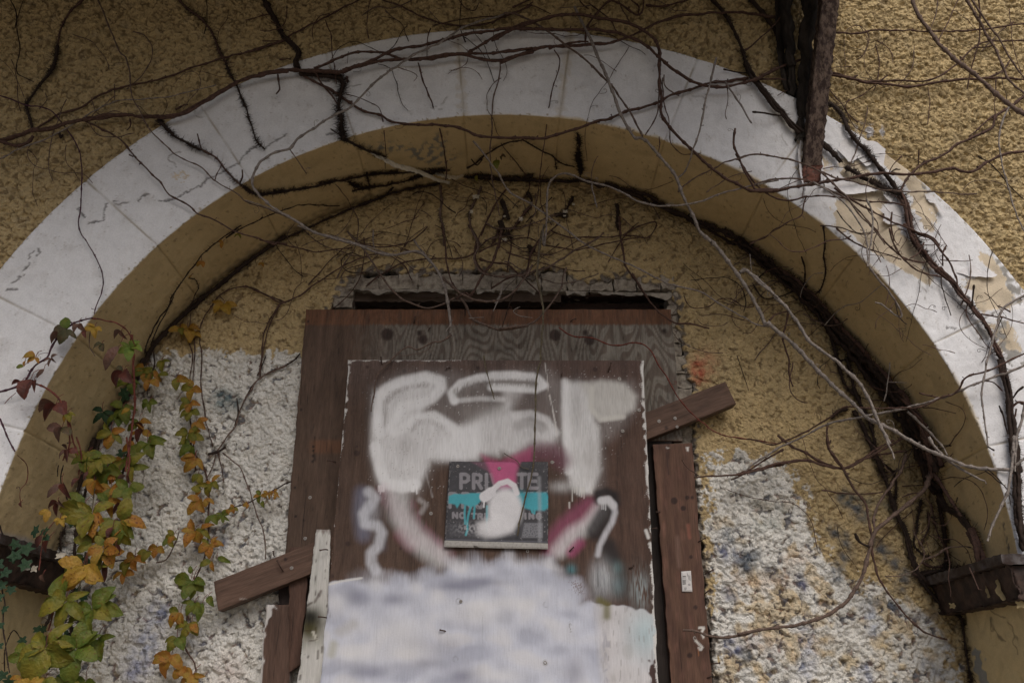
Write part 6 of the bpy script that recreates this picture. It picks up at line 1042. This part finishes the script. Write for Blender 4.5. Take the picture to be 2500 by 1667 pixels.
# ------------------------------------------------------------------ leaves
def leaflet_mesh(kind, mat, seed):
    r = random.Random(seed); n, m = 11, 7; V = []; Cc = []
    wid = {'oval': .30, 'wide': .37, 'slim': .20}[kind.split('_')[0]]; c = 'curl' in kind; r0 = r.uniform(-.05, .25); r1 = r.uniform(.05, .42)
    for j in range(n):
        t = j/(n-1); w = wid*(math.sin(math.pi*min(1, t**.80))**.72 if 0 < t < 1 else 0)*(1+.05*math.sin(t*9+seed)); w = max(w, .004)
        for i in range(m):
            u = i/(m-1)*2-1; ser = (.05*(1 if j % 2 else -1)) if abs(u) > .99 and .15 < t < .95 else 0
            x = u*w*(1+ser); z = r0*abs(u)*w*3+.10*math.sin(math.pi*t)-r1*t*t+.016*math.cos(u*9+t*14)
            y = t+.03*(abs(u))*(t < .9)
            if c: z = -.30*t*t+(.75*abs(u)**1.5*w*2.2); x = u*w*.55
            V.append((x+.04*math.sin(2*t+seed), y, z)); 
            vein = abs(u) < .05 or abs(((t*6-abs(u)*1.3) % 1)-.5) < .10 and abs(u) < .92; e = 1.10 if vein else .97
            e *= r.uniform(.9, 1.05); Cc.append((e*1.04, e, e*.95, 1))
    return mesh('leaflet', V, gridfaces(n, m), Cc)
LM = {}
def get_leaflet(ck, shape, v):
    k = (ck, shape, v)
    if k not in LM: LM[k] = leaflet_mesh(shape, None, v*7+3); LM[k].materials.append(M_LEAF[ck])
    return LM[k]
from mathutils import Matrix, Vector
LRND = random.Random(21)
def leaf(parent, x, y, size, n, ang, cols, yy=None, shape='oval', lift=.0, pet=None):
    """x,y picture position of the hub; size leaflet length in px; ang direction (deg, 270 = hanging down)"""
    r = LRND
    if yy is None: yy = float(surf(np.array([float(x)]), np.array([float(y)]), .0)[0])-r.uniform(.018, .05)-lift
    o = W3(x, y, yy); k = ((yy+DIST)*cp+(o[2]-CZ)*sp)/FL
    # petiole is the leaf's own mesh, the leaflets its sub-parts
    a = math.radians(r.uniform(70, 110)) if pet is None else math.radians(pet); L = size*k*r.uniform(.4, .8)
    e = o+np.array([math.cos(a)*L, r.uniform(.3, .9)*L, math.sin(a)*L]); mid = (o+e)/2+np.array([0, -.2*L, .1*L])
    Vt, Ft = tube(np.array([o, mid, e]), np.array([.0008, .0008, .001]), 4)
    lf = bpy.data.objects.new('leaf', mesh('leaf', Vt-o, Ft)); lf.data.materials.append(M_STEM['rd']); COL.objects.link(lf); lf.parent = parent; lf.location = Vector(o)-parent.location
    spread = {1: [0], 2: [-35, 35], 3: [-62, 0, 62], 4: [-100, -38, 30, 95], 5: [-118, -62, 0, 60, 118]}[n]
    for q in range(n):
        an = math.radians(ang+spread[q]+r.uniform(-12, 12)); sc = size*k*(1-.28*abs(spread[q])/118)*r.uniform(.85, 1.1)
        d = Vector((math.cos(an), -r.uniform(-.1, .45), math.sin(an))).normalized(); up = Vector((r.uniform(-.45, .45), -1, r.uniform(-.25, .6))); up = (up-d*up.dot(d)).normalized(); sx = d.cross(up)
        c = cols if isinstance(cols, str) else r.choice(cols); sh = shape if shape != 'oval' else r.choice(('oval', 'oval', 'wide', 'oval', 'slim'))
        if c in ('r', 'b') and r.random() < .6: sh = 'oval_curl'
        ob = bpy.data.objects.new('leaflet', get_leaflet(c, sh, r.randrange(7))); COL.objects.link(ob); ob.parent = lf
        M = Matrix((sx*sc, d*sc, up*sc)).transposed().to_4x4(); ob.matrix_basis = M
    return lf
V1 = vine('leafy_creeper', 'leafy creeper spray with dark red and orange leaves on the left edge of the arch', 'creeper', [
 ('E -20,1065 0,1060 130,1020 170,980 220,900 300,840 340,760 400,680 480,620 590,590', 6, 'pu', dict(y=[-.05, -.06, -.06])), ('E 590,590 680,610 770,640 830,700 870,790', 4, 'rd', dict(y=[-.05, -.05, .0])), ('E 150,1015 230,1015 310,1050 380,1110 420,1200 440,1300 440,1400 400,1500', 5, 'rd', dict(y=[-.06, -.05, -.03, .0])), ('E 420,1200 450,1290 470,1380 500,1470', 5, 'rd', dict(y=[-.02, .02])), ('E 585,630 570,760 610,835', 2.5, 'md', dict(y=[-.05, -.03])), ('E 0,1230 50,1350 95,1440', 4.5, 'pu', dict(y=[-.06, -.05])),
 ('I 110,110 170,180 175,280 130,340 130,420', 2.2, 'rd', dict(off=.006)), ('E 30,1140 70,1090 100,1065', 2, 'rd', dict(y=[-.06, -.06])), ('I 400,180 390,260 400,320 430,400', 3, 'dk', dict(off=.03)), ('I 370,180 365,250', 2.5, 'dk', dict(off=.03))])
for a_ in [(317,848,46,5,275,'G',.0),(232,799,34,4,250,'y',-.06),(193,790,34,2,275,'b',-.07),(208,806,30,1,280,'r',-.06),(164,803,50,4,215,['g','dk'],-.07),(150,815,40,1,230,'b',-.07),(296,808,34,2,265,'b',-.05),(292,845,80,1,250,'b',-.09),(250,838,28,2,240,'dk',-.05),
           (88,869,38,1,190,'o',-.07),(88,872,26,2,265,'o',-.07),(62,880,18,1,270,'o',-.07),(58,895,24,1,170,'g',-.07),(125,875,30,4,300,'b',-.07),(108,900,42,1,240,'b',-.07),(75,925,62,1,268,'r',-.08),(83,930,48,1,285,'r',-.07),(52,932,36,1,200,'r',-.07),(302,905,52,2,268,['r','b'],-.03),(300,903,22,1,160,'dk',-.03),
           (137,985,60,3,255,['r','r','b'],-.04),(165,1010,28,3,300,['yg','y'],-.04),(152,1042,46,3,255,['dk','b'],-.03),(165,1098,36,4,250,['b','r','yg'],-.01),(152,1180,52,2,262,['r','b'],.0),(142,1225,36,3,270,['b','r'],.0),(193,1168,36,1,235,'r',.04),(214,1150,26,1,265,'r',.05),(52,1225,18,1,280,'r',-.02),(120,1245,34,2,240,'y',-.0),(147,1266,24,4,290,'y',-.0),(102,1305,38,1,240,'r',-.03),(120,1318,38,1,262,'r',-.03),(106,1400,26,1,268,'b',-.02)]:
    leaf(V1, a_[0], a_[1], a_[2]*(.78 if a_[5] in ('r', 'b') else .92), a_[3], a_[4], a_[5], a_[6])
V2 = vine('leafy_creeper', 'large leafy creeper with yellow-green leaves hanging over the left pier and wall', 'creeper', [
 ('E 840,700 850,880 855,1000 860,1150 840,1300 820,1450 800,1568', 6, 'rd', dict(y=[.12, .16, .14, .12])), ('I 810,0 825,150 810,300 790,480 760,600 730,700 725,800', 4.5, 'rd', dict(y=[.12, .08, .08])), ('I 610,250 600,350 590,460', 4, 'gn', dict(y=[.1, .08])), ('I 550,730 540,820 510,930 490,1080', 5, 'gn', dict(y=[.1, .1])), ('I 490,0 520,120 500,240', 4, 'rd', dict(y=[.05, .08])), ('I 310,1230 330,1150 350,1050', 4, 'rd', dict(y=[.05, .06])), ('I 490,1300 500,1180 500,1100', 4, 'gn', dict(y=[.06, .06])), ('I 250,850 265,700 300,600 350,530', 3, 'rd', dict(y=[-.02, .0])),
 ('E 980,800 985,900 945,1000 940,1080', 4, 'dk', dict(y=[.24, .24])), ('I 390,600 390,720', 3, 'dk', dict(y=[.15, .15])), ('I 470,590 520,660 480,700', 3, 'dk', dict(y=[.2, .2])), ('I 30,1490 25,1380 50,1280 90,1230 130,1290 140,1400', 2.6, 'dk', dict(off=.01)), ('I 640,0 600,150 560,300 500,500 480,700 470,900 460,1100 450,1300 430,1568', 8, 'dk', dict(y=[.2, .18, .16, .16], hair=1.0)), ('I 850,0 800,160 760,350', 6, 'dk', dict(y=[.24, .22], hair=.8))])
for a_ in [(354,902,42,4,260,['yo','y','yg'],.24),(372,905,40,3,250,['yg','g','yo'],.24),(367,926,32,2,285,'o',.22),(395,880,30,3,290,['yg','g','yo'],.25),(299,996,48,4,262,'g',.17),(290,1010,48,2,245,'g',.18),(317,998,24,1,215,'y',.12),(363,982,30,4,262,'g',.22),(340,1030,42,4,260,['yg','g','yo'],.2),(350,1050,40,4,240,['o','r','yo'],.2),(273,1055,50,5,262,['yg','yo','yg'],.12),(330,1085,42,4,255,['yg','g','yo'],.18),(360,1080,50,3,300,['g','yg'],.16),(366,1082,48,2,330,'g',.15),
           (239,1119,62,5,250,['g','yg'],.08),(215,1112,50,4,260,['g','yg'],.08),(262,1140,58,4,250,['yg','g','g'],.12),(300,1120,40,3,260,['yg','g','yo'],.18),(317,1138,54,3,350,['yg','g','yo'],.12),(290,1150,40,3,230,['yg','g','yo'],.15),(308,1160,30,2,262,['r','b'],.09),(271,1190,55,3,262,['yg','g','yo'],.1),(230,1172,42,3,260,['yo','y'],.08),(255,1165,44,4,250,['yg','g','yo'],.12),(315,1190,52,4,262,'g',.08),
           (226,1250,72,5,262,['yg','yo','yg'],.05),(205,1240,62,3,200,['yg','g','g'],.06),(294,1271,82,4,330,['yo','yg'],.05),(285,1275,70,3,235,['yg','g','yo'],.06),(264,1220,48,4,262,['yg','g','yo'],.08),(300,1228,34,2,262,'r',.06),(276,1285,34,1,255,'r',.04),(300,1285,55,3,268,['yg','g','yo'],.05),(232,1270,56,2,250,['yg','g','yo'],.05),(253,1333,56,5,262,['yg','o','yo'],.04),(282,1330,32,2,255,'r',.04),(225,1325,50,2,200,'yg',.06),(245,1300,50,3,270,['yo','r'],.07),
           (204,1378,72,3,245,'y',.03),(212,1382,66,2,280,['y','yo'],.03),(250,1375,46,4,262,['yo','r','yg'],.06),(265,1345,46,3,290,['yg','g','yo'],.06),(161,1468,70,5,262,'yg',.02),(155,1462,62,2,150,'g',.03),(225,1486,70,5,280,['yg','g','g'],.04),(230,1482,66,2,20,'g',.05),(112,1580,80,5,262,'yg',.0),(118,1575,66,2,10,'yg',.01),(186,1583,80,5,280,'g',.02),(190,1580,62,2,60,'g',.03),
           (53,1655,34,3,250,['y','yo'],.0),(110,1655,42,3,262,['y','yg'],.0),(160,1665,50,3,262,['yg','y'],.03),(210,1660,46,3,262,['g','yg'],.05),(60,1600,40,3,200,'g',.02),(240,1560,46,3,300,['g','g'],.08)]:
    leaf(V2, a_[0], a_[1], a_[2]*(1.12 if a_[1] > 1400 else .95), a_[3], a_[4], a_[5], a_[6])
for k_ in range(9):
    y_ = LRND.uniform(930, 1640); x_ = 300-(y_-930)*.27+LRND.uniform(-40, 40)
    leaf(V2, x_, y_, LRND.uniform(28, 44), LRND.choice((3, 4)), LRND.uniform(230, 300), LRND.choice((['yg', 'g','g'], ['dk', 'g','g'], 'iv', 'iv')), .21)
V3 = vine('leafy_creeper', 'strand of small orange and green leaves trailing down the white wall, left of the batten', 'creeper', [
 ('I 1215,40 1240,100 1300,200 1330,300 1330,450 1330,600 1320,700 1290,800 1250,900 1230,940 1210,1060 1190,1180 1180,1330 1230,1420 1250,1500 1260,1600', 4.5, 'br', dict(y=[.28, .26, .26, .26])), ('E 1210,980 1215,1080 1205,1200 1230,1350 1240,1480 1250,1568', 4, 'br', dict(y=[.28, .27])), ('I 620,830 700,795 800,780 920,740 1000,700 1050,690', 3.4, 'dk', dict(y=[.24, .27])), ('I 1000,800 1060,780 1110,690 1140,600', 3.6, 'md', dict(y=[.27, .26])), ('I 1860,280 1740,340 1650,380 1580,420 1450,460 1380,500', 3.4, 'dk', dict(y=[.27, .27])), ('E 1090,955 1130,975 1200,1010', 3, 'md', dict(y=[.26, .26]))])
for a_ in [(412,915,28,1,190,'yg'),(430,922,34,2,320,['yo','yg']),(471,945,38,4,240,['o','yg','yo']),(464,985,34,4,250,['o','yg']),(468,1000,36,3,262,['yg']),(480,1028,34,3,320,'o'),(459,1058,38,5,262,['yg','o']),(470,1060,34,3,340,['o','yg']),(464,1085,36,3,230,'g'),(478,1118,42,3,250,'o'),(476,1112,28,1,190,'o'),(484,1155,32,2,262,'yg'),(517,1176,30,4,300,['o','yg','yo']),(510,1182,32,2,235,['yo','yg']),(492,1195,26,2,200,['yo','yg']),
           (488,1218,44,3,240,['yo','yo','o']),(505,1215,30,2,300,'o'),(520,1255,32,2,262,'g'),(541,1255,22,5,300,'g'),(544,1262,20,3,340,'g'),(475,1295,42,5,240,['yo','yg','o']),(490,1292,36,3,320,['yg','yo']),(511,1328,38,4,255,['o','yg','yo']),(520,1330,28,2,40,'o'),(530,1362,32,1,350,'g'),(515,1368,30,2,240,['yo','yg']),(413,1316,24,3,300,['yg','g']),(425,1305,28,3,200,['yg','yo']),(383,1335,28,4,240,['o','yg','yo']),(360,1345,26,3,262,['yg','yo']),(330,1360,36,4,250,['yo']),(318,1372,38,3,262,['yo','yg']),(300,1396,38,3,280,'yo'),
           (470,1417,50,3,262,'g'),(466,1415,46,2,215,'g'),(474,1415,44,2,300,'g'),(466,1400,22,1,110,'g'),(508,1455,32,1,300,'g'),(475,1470,40,3,250,'g'),(494,1470,44,1,272,'g'),(437,1493,38,3,235,['o','yg','yo']),(442,1497,34,1,265,'o'),(461,1520,44,3,255,['yo','yg']),(468,1520,40,2,285,'yo'),(433,1555,44,3,250,['g','yg']),(419,1597,52,3,262,'o'),(412,1595,40,1,200,['yo']),(440,1630,34,2,280,'yo'),(472,1645,46,4,262,'o'),(571,1239,17,4,240,['o','yg','yo']),(560,1243,14,3,262,['yo','g']),(636,1208,22,4,240,['yo','g']),(640,1222,22,1,300,'g'),(654,1204,16,4,262,'o'),(668,1200,15,4,300,'o'),(675,1208,12,3,260,'o'),(606,1230,14,3,200,'o'),
           ]:
    leaf(V3, a_[0], a_[1], a_[2], a_[3], a_[4], a_[5], .245)
V4 = vine('leafy_creeper', 'few yellow leaves on thin runners against the ochre wall beside the left underside', 'creeper', [('E 1260,640 1265,700 1240,720 1210,760', 3, 'br'), ('E 1430,480 1400,450', 2.5, 'br'), ('E 1210,640 1215,570 1225,490', 2, 'br')])
for a_ in [(547,742,40,4,262,'y'),(459,800,40,4,262,['y','yo']),(440,800,30,2,250,['y','yg']),(470,812,28,2,290,['y']),(492,636,22,2,262,'yo'),(585,570,20,2,250,'yg'),(545,590,18,2,220,'o'),(1212,390,27,1,265,'yg'),(1224,380,14,2,300,'dk'),(640,640,14,2,262,'o'),(467,672,10,1,262,'o'),(1164,428,16,1,262,'yg')]:
    leaf(V4, a_[0], a_[1], a_[2], a_[3], a_[4], a_[5], None)
# ivy on the left ledge and pier
def ivy_mesh(seed):
    r = random.Random(seed); pts = [(0, 0), (.30, -.18), (.48, .02), (.30, .28), (.58, .55), (.22, .60), (0, 1.), (-.22, .60), (-.58, .55), (-.30, .28), (-.48, .02), (-.30, -.18)]; n = len(pts); V = [(0, .35, .05)]
    for s in (.5, 1): V += [(x*s+(r.uniform(-.03, .03)), (y-.35)*s+.35, .05*s*math.sin(3*x)-.08*s*abs(x)) for x, y in pts]
    me = bpy.data.meshes.new('ivy_leaf'); me.from_pydata(V, [], [(0, 1+i, 1+(i+1) % n) for i in range(n)]+[(1+i, 1+n+i, 1+n+(i+1) % n, 1+(i+1) % n) for i in range(n)])
    a = me.color_attributes.new('paint', 'FLOAT_COLOR', 'POINT'); a.data.foreach_set('color', [1.]*4*len(V)); me.materials.append(M_LEAF['iv']); return me
IM = [ivy_mesh(i) for i in range(4)]
V5 = vine('ivy', 'dark green ivy clinging to the left ledge and the picture edge', 'ivy', [('I -10,560 60,700 150,760 250,700', 4, 'dk', dict(y=[-.06, -.03])), ('I 0,900 30,1050 20,1200 60,1500', 4, 'dk', dict(y=[-.05, -.04])), ('I 380,1000 300,1180 240,1330 170,1568', 8, 'dk', dict(y=[.22, .2], hair=1))])
iv = [(62,1330,34,300,-.05),(80,1305,30,60,-.04),(100,1300,26,20,-.02),(48,1352,30,200,-.06),(66,1368,30,262,-.06),(40,1335,24,120,-.06),(110,1310,20,330,-.02),(20,1390,26,240,-.07),(5,1375,28,200,-.07),(8,1420,26,262,-.06),(28,1432,22,280,-.05),(14,1480,20,262,-.05),(2,1450,26,250,-.06),(2,1520,20,262,-.05),(0,1570,20,262,-.05),(208,1448,26,262,.18),(195,1440,22,200,.18),
      (170,1545,30,250,.16),(185,1530,28,300,.16),(150,1535,24,200,.16),(60,1588,22,262,.1),(62,1560,20,200,.1),(90,1530,20,300,.14),(30,1655,28,240,.08),(10,1640,24,262,.05),(150,1650,28,262,.1),(305,975,30,100,.2),(312,990,30,240,.2),(296,965,26,60,.2),(268,1130,30,262,.18),(280,1150,30,262,.2),(300,1100,26,262,.22),(180,1270,22,262,.2),(28,1370,20,60,-.06),(120,1555,24,262,.14),(100,1540,20,40,.12)]
for k_, (x, y, s_, an, yy) in enumerate(iv):
    r = LRND; o = W3(x, y, yy); k = ((yy+DIST)*cp+(o[2]-CZ)*sp)/FL*s_; a = math.radians(an); d = Vector((math.cos(a), -.25, math.sin(a))).normalized(); up = Vector((r.uniform(-.4, .4), -1, r.uniform(0, .5))); up = (up-d*up.dot(d)).normalized(); sx = d.cross(up)
    ob = bpy.data.objects.new('leaf', IM[k_ % 4]); COL.objects.link(ob); ob.parent = V5; ob.matrix_basis = Matrix.Translation(Vector(o)-V5.location) @ Matrix((sx*k, d*k, up*k)).transposed().to_4x4()
tris = sum(len(o.data.loops)-2*len(o.data.polygons) for o in COL.objects if o.type == 'MESH')
print('TRIS', tris, 'OBJS', len(COL.objects))
